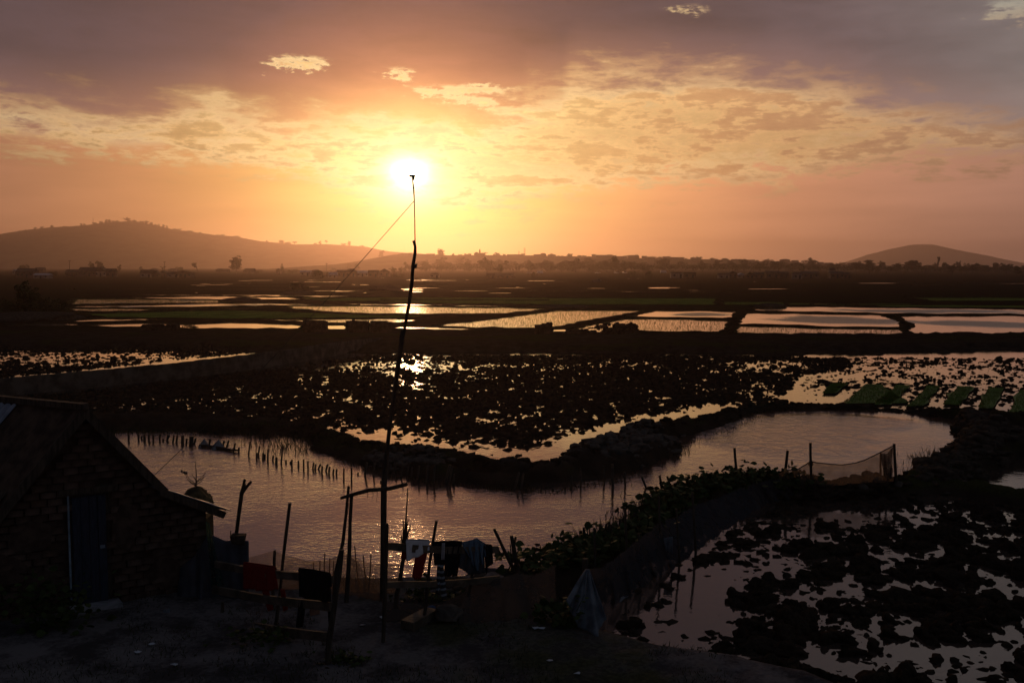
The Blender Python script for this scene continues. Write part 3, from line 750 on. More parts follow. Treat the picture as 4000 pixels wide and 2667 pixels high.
def clod_field(i, dens, smin, smax, power=1.5):
    pts = MUDW[i][0]; xs = [p[0] for p in pts]; ys = [p[1] for p in pts]
    x0, x1, y0, y1 = max(min(xs), -62), min(max(xs), 62), max(min(ys), 9), min(max(ys), 75)
    n = int((x1-x0)*(y1-y0)*dens); x = rng.uniform(x0, x1, n); y = rng.uniform(y0, y1, n)
    k = inside(x, y, pts) & (np.abs(x/y) < 0.62); x, y = x[k], y[k]
    q = mudprob(x, y); k = rng.uniform(0, 1, len(x)) < q**1.6; x, y, q = x[k], y[k], q[k]
    s = smin + (smax-smin)*rng.uniform(0,1,len(x))**power
    s = s*(0.55 + 0.55*q)
    z = np.minimum(height(x, y), ZW + 0.10) ; z = np.maximum(z, ZW - 0.05)
    S = np.stack([s*rng.uniform(.8,1.5,len(x)), s*rng.uniform(.7,1.2,len(x)), s*rng.uniform(.55,1.15,len(x))*(1.35 if i == 5 else 1.1)], 1)
    return np.stack([x, y, z + S[:,2]*0.12], 1), S, rng.uniform(0, 6.28, len(x))
FIELDN = ['ploughed mud field of black clods between the pond bank and the dark embankment','ploughed clods behind the long earth wall','half flooded clods around the seedling beds','scattered clods in the pool past the earth mound',
          'few clods in the narrow pool below the mound','large wet clods in the flooded field beside the net fence']
DENS = [(24.0,.04,.15),(16.0,.04,.15),(14.0,.035,.14),(3.0,.08,.22),(1.2,.06,.15),(110.0,.015,.10)]
for i, (dn_, a_, b_) in enumerate(DENS):
    pos, S, rot = clod_field(i, dn_, a_, b_)
    if i == 5:
        big = np.argsort(-S[:,0]*S[:,2]/(pos[:,1]**1.0) - 10*(np.abs(pos[:,0]/pos[:,1]) > 0.54))[:290]
        u_, v_ = to_px(pos[:,0], pos[:,1], pos[:,2]); vis = (u_ > 2300) & (u_ < 4050) & (v_ < 2680)
        order = np.argsort(-(S[:,0]*S[:,2]/pos[:,1])*vis); big = order[:290]
        field = empty('ploughed_field', (float(pos[:,0].mean()), float(pos[:,1].mean()), ZW)); tag(field, FIELDN[i], kind='structure')
        o0 = np.array(field.location)
        mm = [fast_mesh('mud_clod', V, F) for V, F in T2]
        for m_ in mm: m_.materials.append(M_MUD)
        for j in big:
            o = bpy.data.objects.new('mud_clod', mm[int(rng.integers(0, len(mm)))]); link(o, field)
            o.location = pos[j] - o0; o.scale = S[j]*1.45; o.rotation_euler = (rng.uniform(-.25,.25), rng.uniform(-.25,.25), rot[j])
        rest = np.setdiff1d(np.arange(len(pos)), big)
        order2 = np.argsort(-S[rest,0]); kk_ = len(rest)//2; hi_, lo_ = rest[order2[:kk_]], rest[order2[kk_:]]
        V, F = instances(T1, pos[hi_], S[hi_], rot[hi_]); V2, F2 = instances(T0, pos[lo_], S[lo_], rot[lo_]); F = np.concatenate([F, F2 + len(V)]); V = np.concatenate([V, V2])
        o = obj('mud_clods', fast_mesh('mud_clods', V - o0, F), M_MUD, field); o['kind'] = 'stuff'
    else:
        V, F = instances(T0 if i < 3 else T1, pos, S, rot)
        o = obj('ploughed_field', fast_mesh('ploughed_field', V, F), M_MUD); tag(o, FIELDN[i], kind='stuff')

# ------------------------------------------------------------------ materials of near things
M_WOOD = mat('weathered_wood', (0.050, 0.040, 0.031), 0.85, 0.15, 0.45, 3.0, 0.4, 20.0, stretch=(6,6,1))
M_PLANK = mat('grey_plank', (0.085, 0.068, 0.052), 0.85, 0.15, 0.4, 3.0, 0.4, 22.0)
M_BARK = mat('bark', (0.036, 0.029, 0.023), 0.9, 0.1, 0.5, 8.0, 0.6, 30.0)
M_BRICK = [mat('mud_brick', (0.070, 0.047, 0.037), .95, 0.0, 0.35, 5.0, 0.5, 25.0), mat('pale_mud_brick', (0.085, 0.060, 0.049), .95, 0.0, 0.35, 5.0, 0.5, 25.0),
           mat('dark_mud_brick', (0.055, 0.038, 0.031), .95, 0.0, 0.35, 5.0, 0.5, 25.0)]
M_MORTAR = mat('mud_mortar', (0.060, 0.042, 0.034), .95, 0.0, 0.3, 6.0)
M_TIN = mat('roof_tin', (0.16, 0.20, 0.26), 0.5, 0.4, 0.25, 3.0, metallic=0.3)
M_RUST = mat('rusted_roof', (0.050, 0.034, 0.024), 0.85, 0.15, 0.45, 4.0, 0.3, 14.0)
M_DOOR = mat('blue_door_paint', (0.020, 0.028, 0.048), 0.7, 0.2, 0.3, 5.0, stretch=(8,8,1))
M_STEP = mat('cement_step', (0.20, 0.20, 0.22), 0.85, 0.1, 0.3, 6.0)
M_LEAF = mat('squash_leaf', (0.034, 0.050, 0.015), 0.75, 0.08, 0.4, 5.0)
M_GRASS = mat('bank_grass', (0.030, 0.034, 0.012), 0.8, 0.1, 0.4, 3.0)
M_STRAW = mat('old_straw', (0.060, 0.046, 0.022), 0.9, 0.1, 0.4, 5.0)
M_CLAY = mat('bank_lumps', (0.075, 0.066, 0.058), .95, 0.0, 0.35, 4.0, 0.4, 18.0)
M_REDC = mat('red_cloth', (0.17, 0.012, 0.010), 0.9, 0.1, 0.15, 9.0)
M_WHITEC = mat('white_cloth', (0.52, 0.52, 0.56), 0.9, 0.1, 0.1, 9.0)
M_BLACKC = mat('black_cloth', (0.010, 0.010, 0.012), .95, 0.0, 0.2, 9.0)
M_BLUEC = mat('blue_cloth', (0.075, 0.115, 0.165), 0.9, 0.1, 0.3, 9.0, stretch=(6,1,1))
M_TARP = mat('dark_tarp', (0.030, 0.036, 0.050), 0.6, 0.25, 0.3, 3.0)
M_SACK = mat('pale_sack', (0.10, 0.115, 0.135), 0.8, 0.15, 0.35, 4.0)
M_WIRE = mat('wire', (0.03, 0.028, 0.026), 0.6, 0.3, 0.1, 3.0)
M_LITTER = mat('litter', (0.42, 0.46, 0.52), 0.6, 0.3, 0.2, 6.0)
M_SOIL = mat('heap_soil', (0.050, 0.040, 0.032), .95, 0.0, 0.4, 4.0, 0.5, 16.0)
def stripe_mat(name, a, b, scale):
    m = bpy.data.materials.new(name); m.use_nodes = True; t = m.node_tree; E.tree = t; bs = t.nodes['Principled BSDF']
    tc = t.nodes.new('ShaderNodeTexCoord'); sp = t.nodes.new('ShaderNodeSeparateXYZ'); t.links.new(tc.outputs['Object'], sp.inputs[0])
    w = E.m('FRACT', E(sp.outputs[2])*scale); t.links.new(cmix(smooth(w, 0.60, 0.64), a, b), bs.inputs['Base Color'])
    bs.inputs['Roughness'].default_value = 0.9; return m
M_STRIPE = stripe_mat('striped_cloth', (0.012,0.012,0.015), (0.16,0.19,0.23), 11.0)
def net_mat(name, col, alpha, trans=0.5):
    m = bpy.data.materials.new(name); m.use_nodes = True; t = m.node_tree; N = t.nodes; L = t.links; N.clear(); E.tree = t
    tc = N.new('ShaderNodeTexCoord'); n = noise(tc.outputs['Object'], 4.0, 6, 0.6)
    d = N.new('ShaderNodeBsdfDiffuse'); d.inputs[0].default_value = (*col, 1)
    tr = N.new('ShaderNodeBsdfTranslucent'); tr.inputs[0].default_value = (*[min(1, c*1.3) for c in col], 1)
    mx = N.new('ShaderNodeMixShader'); mx.inputs[0].default_value = trans; L.new(d.outputs[0], mx.inputs[1]); L.new(tr.outputs[0], mx.inputs[2])
    tp = N.new('ShaderNodeBsdfTransparent'); m2 = N.new('ShaderNodeMixShader')
    L.new((smooth(n, 0.3, 0.7)*0.22 + (alpha - 0.11)).s, m2.inputs[0]); L.new(tp.outputs[0], m2.inputs[1]); L.new(mx.outputs[0], m2.inputs[2])
    o = N.new('ShaderNodeOutputMaterial'); L.new(m2.outputs[0], o.inputs[0]); return m
M_NET = net_mat('brown_net', (0.13, 0.095, 0.070), 0.60)
M_NETB = net_mat('blue_net', (0.044, 0.044, 0.050), 0.90, 0.25)
M_NETD = net_mat('dense_net', (0.070, 0.058, 0.052), 0.86, 0.3)
M_GNET = net_mat('green_net', (0.040, 0.085, 0.075), 0.80)

# ------------------------------------------------------------------ posts
def stick(name, label, cat, group, base, top, w, m=M_WOOD, bend=0.02, taper=0.8, sink=0.25, n=6, parent=None, seg=4):
    base = np.array(base, float); top = np.array(top, float); d = top - base; L_ = np.linalg.norm(d)
    mb = MB(base); pts = [base - d/L_*sink]
    off = np.zeros(3)
    for i in range(seg+1):
        t = i/seg; off = off*0.6 + np.array([random.gauss(0,1), random.gauss(0,1), 0])*bend*L_*(0.5 if 0 < i < seg else 0.0)
        pts.append(base + d*t + off)
    rad = [w/2*random.uniform(.95,1.1)] + [w/2*(1 - (1-taper)*i/seg)*random.uniform(.9,1.1) for i in range(seg+1)]
    mb.tube(pts, rad, n)
    o = mb.build(name, m, parent)
    o.location = tuple(base) if parent is None else tuple(base - np.array(parent.location))
    if label: tag(o, label, cat, group)
    return o
def pxw(w, Y): return w*Y/FPX
def post_px(name, label, cat, group, tu, tv, bu, bv, w, onwater=False, Y=None, m=M_WOOD, **k):
    if Y is not None: b = PD(bu, bv, Y)
    elif onwater: b = P(bu, bv, ZW)
    else: b = G(bu, bv)
    t = PD(tu, tv, b[1])
    return stick(name, label, cat, group, b, t, pxw(w, b[1]), m, **k)

# ---- stakes standing in the pond
def Z1(l, u0, v0, k): return [tuple(u0 + c/k if i % 2 == 0 else v0 + c/k for i, c in enumerate(r[:4])) + ((r[4]/k if len(r) > 4 else None),) for r in l]
rowA = Z1([(210,150,210,235),(340,150,338,215),(385,175,378,212,26),(420,155,418,230,34),(475,150,475,240),(535,160,533,255),(620,150,620,245),(663,210,663,240),(745,165,712,240),(725,160,718,242),(805,165,790,265),(850,165,838,265),
 (920,170,918,290,40),(975,210,965,285),(1035,180,1030,300,58),(1090,205,1070,280),(1280,215,1265,305,30),(1465,240,1450,300),(1525,235,1495,330,26),(1610,270,1585,375),(1658,325,1655,385),(1805,245,1785,405,24),
 (1930,305,1912,430,24),(1890,395,1890,470),(1975,400,1975,465,30),(2002,415,1995,460),(2038,350,2036,500,24),(2112,435,2100,490),(2150,455,2148,530,34),(2230,325,2212,530,24),(2275,490,2275,525)], 440, 1650, 3.36)
rowB = Z1([(800,455,800,520),(787,475,787,490),(860,468,860,520),(908,455,908,540,17),(948,470,948,550,17),(1002,485,992,540),(1020,500,1014,545),(1065,498,1042,545),(1078,515,1076,580),(1130,498,1112,560,18),(1147,522,1140,580),
 (1184,543,1178,590),(1210,545,1209,590),(1277,535,1277,635,16),(1347,532,1347,640,18),(1407,578,1407,595)], 800, 1600, 2.351)
rowC = Z1([(1490,485,1470,600,22),(1560,495,1545,600),(1700,500,1690,580),(1760,485,1735,580),(1820,495,1800,610),(1870,520,1855,600),(1905,530,1895,620),(1970,515,1955,640,20),(2045,530,2038,660,22),(2110,515,2103,670,20),(2250,505,2210,670,26),
 (2275,520,2240,680,20),(2290,590,2283,680)], 800, 1600, 2.351)
rowC2 = Z1([(65,340,25,485,20),(105,350,85,490,20),(548,370,550,465,14),(630,300,632,460,14),(840,280,848,440,16),(922,265,925,480,24),(1033,335,1040,470,18),(1190,378,1235,485,20),(1290,470,1275,515,18),(1355,368,1375,490,22),(1425,375,1470,520,20),(1445,440,1440,520,14)], 2000, 1700, 2.351)
for l, nm, lab, grp in ((rowA, 'wooden_stake', 'stake of the long pond row, counted from the house roof', 'stakes in the pond row by the house'),
                        (rowB, 'wooden_stake', 'short stake in the open water row, counted from the house', 'short stakes in open water'),
                        (rowC + rowC2, 'wooden_stake', 'stake under the dark earth bank, counted from the antenna pole', 'stakes under the earth bank')):
    for i, (tu, tv, bu, bv, w) in enumerate(l):
        post_px(nm, f'{ordinal(i)} weathered {lab}', 'stake', grp, tu, tv, bu, bv, (w or 7.5)*1.12, True, bend=0.012, taper=0.92, seg=3, m=M_PLANK if 'earth bank' in grp else M_WOOD)
# log and two sacking humps lying against the row
mb = MB(); pts = [P(440+x/3.36, 1650+y/3.36, ZW+.05) for x, y in ((1140,300),(1300,315),(1450,340),(1560,360),(1640,362))]; mb.tube(pts, [.045,.05,.05,.045,.03], 8, 0.1)
tag(mb.build('floating_log', M_BARK), 'bent log floating against the stakes in the pond', 'log')
for i, (tx, ty, xa, xb, yb) in enumerate(((1205,210,1140,1240,300),(1390,225,1300,1460,322))):
    b0 = P(440+xa/3.36, 1650+yb/3.36, ZW); b1 = P(440+xb/3.36, 1650+yb/3.36, ZW); t = PD(440+tx/3.36, 1650+ty/3.36, b0[1]+.1)
    mb = MB((b0+b1)/2); mid_ = (b0+b1)/2
    def cone(a, b, b0=b0, b1=b1, t=t):
        base = b0 + (b1-b0)*a + np.array([0, math.sin(a*math.pi)*(-.5 if True else 0), 0]); fold = 0.06*math.sin(a*19)*(1-b)
        return base*(1-b) + t*b + np.array([0, fold, 0.10*math.sin(b*math.pi)*(0.2)])
    mb.grid(cone, 16, 8)
    def cone2(a, b, b0=b0, b1=b1, t=t):
        base = b1 + (b0-b1)*a + np.array([0, math.sin(a*math.pi)*.45, 0]); return base*(1-b) + t*b
    mb.grid(cone2, 10, 6)
    o = mb.build('sacking_hump', M_SACK); o.location = tuple(mid_)
    tag(o, ['smaller','larger'][i] + ' tent shaped sacking propped on the floating log', 'sacking', 'sacking humps')

# ---- stakes on the near bank
rowD = Z1([(275,955,320,1110,16),(370,1015,410,1100,26),(412,980,465,1110,18),(535,915,540,1090,28),(567,875,570,1090,32),(637,882,637,1085,20),(770,838,735,1050,26),(845,825,790,1050,26),(880,805,865,1050,32),(905,840,895,1020,24),(925,900,950,1050,24),
 (962,790,975,900,22),(1010,770,980,970,28),(1135,710,1135,810,22),(1190,695,1190,820,34),(1245,620,1295,700,30),(1295,630,1300,700,24),(1375,540,1415,640,24),(1455,550,1480,640,20),(1490,560,1495,700,22),(1540,510,1560,560,22),(1610,450,1610,540,28),(1660,455,1650,540,24),
 (1800,260,1808,330,22),(1905,262,1920,340,22),(2105,210,2125,300,24)], 2100, 1780, 3.136)
for i, (tu, tv, bu, bv, w) in enumerate(rowD):
    post_px('bank_stake', f'{ordinal(i)} sawn stake along the leafy bank counted up from the clothes fence', 'stake', 'stakes on the leafy bank', tu, tv, bu, bv + 14, w, bend=0.012, taper=0.95, seg=3, sink=.4)
# ---- net poles
NP = [(2870,1749,2883,1900,'pole with a knobbed top standing in the squash leaves'),(3076,1759,3059,1882,'tilted pole at the leafy end of the tan net'),(3166,1730,3168,1908,'straight thick pole in the middle of the tan net'),
      (3492,1733,3500,1894,'end pole of the tan net beside the stones'),(3440,1768,3440,1868,'short pole under the bunched net'),(3453,1776,3466,1878,'crooked stick inside the bunched net')]
for tu, tv, bu, bv, lab in NP:
    post_px('net_pole', lab, 'pole', 'poles of the net fence', tu, tv, bu, bv + 8, 11 if bu not in (3440, 3466) else 8, bend=0.012, taper=0.9)
NQ = [(2320,2060,2330,2330),(2440,1980,2450,2260),(2495,2083,2505,2270),(2575,1939,2588,2190),(2642,1987,2657,2210),(2703,1923,2719,2170)]
for i, (tu, tv, bu, bv) in enumerate(NQ):
    post_px('net_pole', f'{ordinal(i)} dark pole of the blue net, counted from the torn sheet', 'pole', 'poles of the blue net', tu, tv, bu, bv + 10, 10, bend=0.015, taper=0.9)

# ---- cloth and net sheets hung between pixel edges
def lerp_line(l, a):
    d = np.cumsum([0] + [math.hypot(l[i+1][0]-l[i][0], l[i+1][1]-l[i][1]) for i in range(len(l)-1)]); s_ = a*d[-1]
    return np.array([np.interp(s_, d, [p[0] for p in l]), np.interp(s_, d, [p[1] for p in l]), np.interp(s_, d, [p[2] for p in l])])
def sheet(name, top, bot, m, parent=None, nu=28, nv=16, fold=0.03, nf=5, back=0.0, sag=0.0, thick=0.008, rag=0.0, seed=1):
    # top, bot: lists of (u, v, Y); hangs a folded sheet between them
    r = random.Random(seed); ph = [r.uniform(0, 6.28) for _ in range(6)]
    org = PD(*lerp_line(bot, .5)); mb = MB(org)
    def fn(a, b):
        q = lerp_line(top, a)*(1-b) + lerp_line(bot, a)*b
        p = PD(q[0], q[1] , q[2])
        w = fold*(0.25 + b)*(math.sin(a*nf*6.28 + ph[0] + b*1.5) + .5*math.sin(a*nf*11.3 + ph[1] - b*2))
        p = p + np.array([0.25*w*math.cos(b*3+ph[2]), w, sag*math.sin(a*math.pi)*math.sin(b*math.pi) + rag*math.sin(a*37+ph[3])*b*b])
        return p
    mb.grid(fn, nu, nv)
    if back:
        def fb(a, b):
            q = lerp_line(top, a)*(1-b*back) + lerp_line(bot, a)*b*back
            p = PD(q[0], q[1], q[2]); return p + np.array([0, 0.02 + 0.06*min(1, b*4), 0.012*(1-b)])
        mb.grid(fb, nu, 6)
    o = mb.build(name, m, parent, True); o.location = tuple(org) if parent is None else tuple(org - np.array(parent.location))
    if thick: solidify(o, thick)
    return o

# ------------------------------------------------------------------ brick house
HA = np.array([-6.78, 15.14, 0.0]); HD = np.array([math.sin(math.radians(58)), math.cos(math.radians(58)), 0]); HN = np.array([HD[1], -HD[0], 0])
HB = np.array([math.sin(math.radians(-60)), math.cos(math.radians(-60)), 0]); UPZ = np.array([0,0,1.0])
house = empty('brick_house', HA); tag(house, 'small mud brick house with narrow blue door, patched tin roof and lean-to', 'house')
def hp(t, z, out=0.0, back=0.0): return HA + HD*t + UPZ*z + HN*out + HB*back
prof = [(-1.6,-.3),(-1.6,.86),(.19,3.02),(1.27,1.70),(2.03,1.26),(2.03,-.3)]
mb = MB(HA); mb.prism([hp(t, z, -0.03) for t, z in prof], -HN*0.28); mb.build('wall', M_MORTAR, house)
mb = MB(HA)
mb.prism([hp(2.03, -.3, -.32), hp(2.03, 1.26, -.32), hp(2.03, 1.26, -.32, 3.6), hp(2.03, -.3, -.32, 3.6)], -HD*0.2); mb.build('side_wall', M_MORTAR, house)
def gable(t): return np.interp(t, [-1.6,.19,1.27,2.03], [.86,3.02,1.70,1.26])
BL, BH = 0.225, 0.112
bm_ = []
for i in range(6):
    mb = MB(); mb.box((0,0,0), (BL-.016+random.uniform(-.012,.004), .07, BH-.014+random.uniform(-.008,.002)), jit=.007); o_ = mb.build('brick_source', M_BRICK[i % 3]); bm_.append(o_.data); bpy.data.objects.remove(o_)
nb_ = 0; rest = MB(HA); rot_ = math.atan2(HD[1], HD[0])
for r_ in range(30):
    z = -.02 + BH*(r_ + .5); x0 = -1.6 + (BL/2 if r_ % 2 else 0) + random.uniform(-.02,.02)
    t = x0 + BL/2
    while t < 2.03 - BL*0.35:
        ok = z + BH/2 < gable(t - BL*.4) and z + BH/2 < gable(t + BL*.4) and not (-.12 < t < .56 and z < 1.84) and not (1.02 < t < 1.16 and 1.50 < z < 1.62)
        if ok and random.random() > .03:
            p = hp(t, z, 0.02 + random.uniform(-.018,.012)) - HA
            if nb_ < 295 and z > 0.1:
                o = bpy.data.objects.new('brick', bm_[random.randrange(6)]); link(o, house); o.location = tuple(p); o.rotation_euler = (random.gauss(0,.02), random.gauss(0,.035), rot_ + random.gauss(0,.03)); nb_ += 1
            else: rest.box(p + HA, (BL-.02, .07, BH-.016), rot_, jit=.006)
        t += BL*random.uniform(.96,1.05)
o = rest.build('bricks', M_BRICK[0], house); o['kind'] = 'stuff'
# plaster rests
for (t0, z0, w_, h_) in ((-1.1,.75,.5,.35),(-.6,1.2,.45,.3),(.75,1.2,.25,.45),(-.5,.45,.4,.3),(1.35,.35,.35,.3)):
    mb = MB(HA); ang = [i*6.28/9 for i in range(9)]; mb.prism([hp(t0 + math.cos(a)*w_*random.uniform(.6,1), z0 + math.sin(a)*h_*random.uniform(.6,1), .045) for a in ang], HN*.02); mb.build('plaster', M_MORTAR, house)
# door
door = MB(HA); door.box(hp(.22, .90, -.03), (.62, .06, 1.80), rot_); dr = door.build('door_frame', M_WOOD, house)
door_o = MB(HA); door_o.box(hp(.22, .90, .005), (.50, .03, 1.70), rot_); d_o = door_o.build('door', M_DOOR, house)
for k in range(4):
    mb = MB(HA); mb.box(hp(.035 + k*.123, .90, .035 + random.uniform(0,.008)), (.112, .028, 1.68), rot_, jit=.004); mb.build('plank', M_DOOR, d_o)
mb = MB(HA); mb.box(hp(.40, .93, .06), (.07, .025, .05), rot_); mb.build('latch', M_TIN, d_o)
mb = MB(HA); mb.box(hp(.22, 1.84, .03), (.86, .12, .10), rot_, jit=.01); mb.build('lintel', M_WOOD, house)
mb = MB(HA); mb.box(hp(-.075, .98, .045), (.03, .03, 1.68), rot_, jit=.004); mb.build('jamb_edge', mat('worn_blue_edge', (.16,.22,.28), .7, .2, .3, 6.0), house)
mb = MB(HA); mb.box(hp(.26, -.02, .12), (.72, .34, .16), rot_, jit=.015); mb.build('doorstep', M_STEP, house)
# roof
def slope(nm, p0, p1, p2, p3, m, corr, n, thick=.03, par=None):
    mb = MB(HA)
    def fn(a, b):
        p = (np.array(p0)*(1-a) + np.array(p1)*a)*(1-b) + (np.array(p3)*(1-a) + np.array(p2)*a)*b
        return p + UPZ*(corr*math.sin(a*n*6.283) + random.uniform(-.006,.006))
    mb.grid(fn, max(8, n*4), 8); o = mb.build(nm, m, par or house); solidify(o, thick); return o
rT, rL, rR = hp(.19, 3.12, .16), hp(-1.75, .80, .16), hp(1.34, 1.74, .16)
bk = HB*4.6 + UPZ*(-.05)
roof = slope('roof', rT + HB*.02, rT + bk, rL + bk, rL + HB*.02, M_RUST, .012, 16, .04)
# tin sheets lying over the slope
nrm = np.cross(bk, rL - rT); nrm /= np.linalg.norm(nrm); nrm *= (1 if nrm[2] > 0 else -1)
for i, (a0, a1, b0, b1, m) in enumerate(((.34,.60,.02,.36,M_TIN),(.58,.86,.0,.42,M_TIN),(.02,.16,.52,.98,M_WOOD),(.16,.35,.40,.9,M_RUST))):
    def cr(a, b): return rT + bk*a + (rL - rT)*b + nrm*(.05 + .012*i)
    slope('roof_sheet', cr(a0,b0), cr(a1,b0), cr(a1,b1), cr(a0,b1), m, .016, 7 if m is M_TIN else 3, .012, roof)
slope('roof_slope', rT + HB*.02, rT + bk, rR + bk*.8, rR + HB*.02, M_RUST, .012, 14, .05)
mb = MB(HA); mb.beam(rT + UPZ*.05 + HN*.06, rT + bk*.98 + UPZ*.05, .12, .09); mb.build('ridge_beam', M_WOOD, house)
for q in (rL, rR):
    mb = MB(HA); mb.beam(rT - UPZ*.04 + HN*.02, q - UPZ*.04 + HN*.02, .05, .13); mb.build('verge_board', M_WOOD, house)
lt0, lt1 = hp(1.26, 1.78, .20), hp(2.38, 1.27, .20)
lean = slope('lean_to_roof', lt0, lt0 + HB*1.3, lt1 + HB*1.3, lt1, M_TIN, .015, 8, .015)
mb = MB(HA); mb.beam(lt0 - UPZ*.06 - HN*.02, lt1 - UPZ*.07 - HN*.02 - HD*.1, .06, .11); mb.build('lean_to_rafter', M_WOOD, house)

# straw heap with a bare sapling behind the lean-to
HY = 19.5
hc = PD(765, 1960, HY); mb = MB(hc)
V, F = lump(3, 5, .25, 1.0)
mb.add([hc + np.array([v[0]*.34, v[1]*.4, v[2]*.26 - .02]) for v in V], [tuple(f) for f in F])
o = mb.build('straw_heap', M_STRAW); o.location = tuple(hc); tag(o, 'rounded straw heap showing above the lean-to roof', 'straw heap')
mb = MB(hc); mb.box(hc - UPZ*.45 - np.array([0,0,.35]), (.5,.6,1.0)); o_ = mb.build('stack_base', M_STRAW, o)
sap = empty('bare_sapling', hc); tag(sap, 'bare leafless sapling rising from the straw heap', 'sapling')
b0 = PD(766,1905,HY); t0 = PD(763,1800,HY); mb = MB(hc); mb.tube([b0, (b0+t0)/2 + [.01,0,0], t0], [.016,.011,.004], 6); mb.build('stem', M_BARK, sap)
for (bu, bv, mu, mv, tu, tv) in ((766,1895,735,1875,722,1848),(766,1890,742,1872,730,1856),(767,1885,790,1868,803,1842),(766,1893,785,1880,800,1860),(766,1875,756,1862,748,1850),(766,1898,748,1888,738,1878),(767,1880,782,1868,796,1852)):
    mb = MB(hc); mb.tube([PD(bu,bv,HY), PD(mu,mv,HY+random.uniform(-.1,.1)), PD(tu,tv,HY+random.uniform(-.15,.15))], [.009,.007,.003], 5); mb.build('branch', M_BARK, sap)
# three perched birds on the guy wire
for i, (u, v) in enumerate(((710,1841),(719,1845),(728,1848))):
    p = PD(u, v, HY-.5); V, F = lump(1, 40+i, .12, 1.0); mb = MB(p); mb.add([p + np.array([q[0]*.018, q[1]*.022, q[2]*.035]) for q in V], [tuple(f) for f in F]); mb.tube([p + [0,.015,-.02], p + [0,.05,-.06]], [.008,.003], 4)
    o = mb.build('seed_head', M_BARK); o.location = tuple(p); tag(o, f'{ordinal(i)} dark seed head by the bare sapling, counted from the house', 'seed head', 'seed heads')

# tarp, green net and sacking panel at the house corner
c_ = to_px(*(hp(2.03, .3, .05)))
o = sheet('hung_tarp', [(705,2215,15.9),(760,2170,15.85),(815,2080,15.8)], [(682,2390,15.6),(760,2400,15.5),(838,2372,15.5)], M_TARP, fold=.04, nf=2, thick=.01, seed=3); tag(o, 'dark blue tarp hanging on the house corner', 'tarp')
o = sheet('green_net', [(802,2035,15.75),(818,2040,15.7)], [(826,2290,15.5),(868,2285,15.5)], M_GNET, fold=.05, nf=3, thick=0, seed=4, rag=.03); tag(o, 'teal green net bundle hanging from the house corner', 'net')
o = sheet('sacking_screen', [(828,2088,15.9),(880,2112,15.9),(925,2108,15.9),(970,2112,15.85)], [(832,2440,15.5),(900,2470,15.4),(975,2440,15.3)], M_TARP, fold=.03, nf=2, thick=.03, seed=5, rag=.02); tag(o, 'dark sagging sacking screen under the forked post', 'sacking')
mb = MB(PD(930,2100,15.75)); q = PD(930,2102,15.75); mb.box(q, (.20,.14,.14), jit=.02); o = mb.build('wood_block', M_BARK); o.location = tuple(q); tag(o, 'rough wood block at the foot of the forked post', 'block')
fk = empty('forked_post', PD(923, 2460, 15.9)); tag(fk, 'tall forked branch post rising above the sacking panel', 'post')
lo = np.array(fk.location)
mb = MB(lo); mb.tube([PD(921,2460,15.9), PD(922,2095,15.9), PD(934,2000,15.9), PD(945,1920,15.9)], [.034,.032,.030,.034], 8); mb.build('trunk', M_BARK, fk)
mb = MB(lo); mb.tube([PD(944,1925,15.9), PD(950,1900,15.9), PD(956,1871,15.9)], [.034,.026,.020], 7); mb.build('fork', M_BARK, fk)
mb = MB(lo); mb.tube([PD(946,1925,15.9), PD(960,1905,15.9), PD(981,1880,15.9)], [.030,.025,.022], 7); mb.build('fork', M_BARK, fk)
mb = MB(lo); mb.tube([PD(950,1912,15.9), PD(960,1890,15.9)], [.014,.006], 5); mb.build('twig', M_BARK, fk)
o = stick('thin_stake', 'thin bare stick beside the forked post', 'stick', None, PD(900,2130,16), PD(902,2072,16), .02, M_BARK); 
sk = sheet('pale_sack', [(640,2380,15.0),(662,2375,15.0)], [(622,2470,14.7),(668,2480,14.7)], M_SACK, fold=.03, nf=2, thick=.012, seed=6); tag(sk, 'crumpled pale sack lying against the brick wall', 'sack')

# ------------------------------------------------------------------ plank fence with clothes near the house
F1 = empty('plank_fence', G(1281, 2583)); tag(F1, 'three rail plank fence with leaning posts beside the house', 'fence'); l1 = np.array(F1.location)
YL, YR = 15.5, float(l1[1])
def fy(u): return np.interp(u, [825, 1290], [YL, YR])
def rail(par, l, name, a, b, h, Ya, Yb, m=M_PLANK):
    p, q = PD(a[0], a[1], Ya), PD(b[0], b[1], Yb); mb = MB(np.array(par.location)); mid_ = (p+q)/2 - UPZ*.01
    hh = pxw(h, (Ya+Yb)/2); mb.beam(p, mid_, .045, hh); 
    mb2 = MB(np.array(par.location)); d = q - p; n = np.cross(d/np.linalg.norm(d), UPZ); 
    V = []
    for i in range(9):
        t = i/8; c = p + d*t + UPZ*(-.03*math.sin(t*math.pi) + random.uniform(-.004,.004))
        for s1, s2 in ((-1,-1),(1,-1),(1,1),(-1,1)): V.append(c + n*s1*.022 + UPZ*s2*hh/2*random.uniform(.93,1.05))
    F = [(i*4+j, i*4+(j+1)%4, i*4+4+(j+1)%4, i*4+4+j) for i in range(8) for j in range(4)] + [(3,2,1,0),(32,33,34,35)]
    mb2.add(V, F); return mb2.build(name, m, par)
rail(F1, None, 'rail', (842,2203), (1300,2262), 30, YL, YR+.05); rail(F1, None, 'rail', (832,2300), (1292,2368), 34, YL, YR+.05); rail(F1, None, 'rail', (826,2412), (1290,2488), 36, YL, YR+.05)
def fpost(par, tu, tv, bu, bv, w, Y, nm='post', m=M_WOOD):
    b = PD(bu, bv, Y); t = PD(tu, tv, Y); return stick(nm, None, None, None, b, t, pxw(w, Y), m, bend=.012, taper=.85, parent=par, seg=5, n=8)
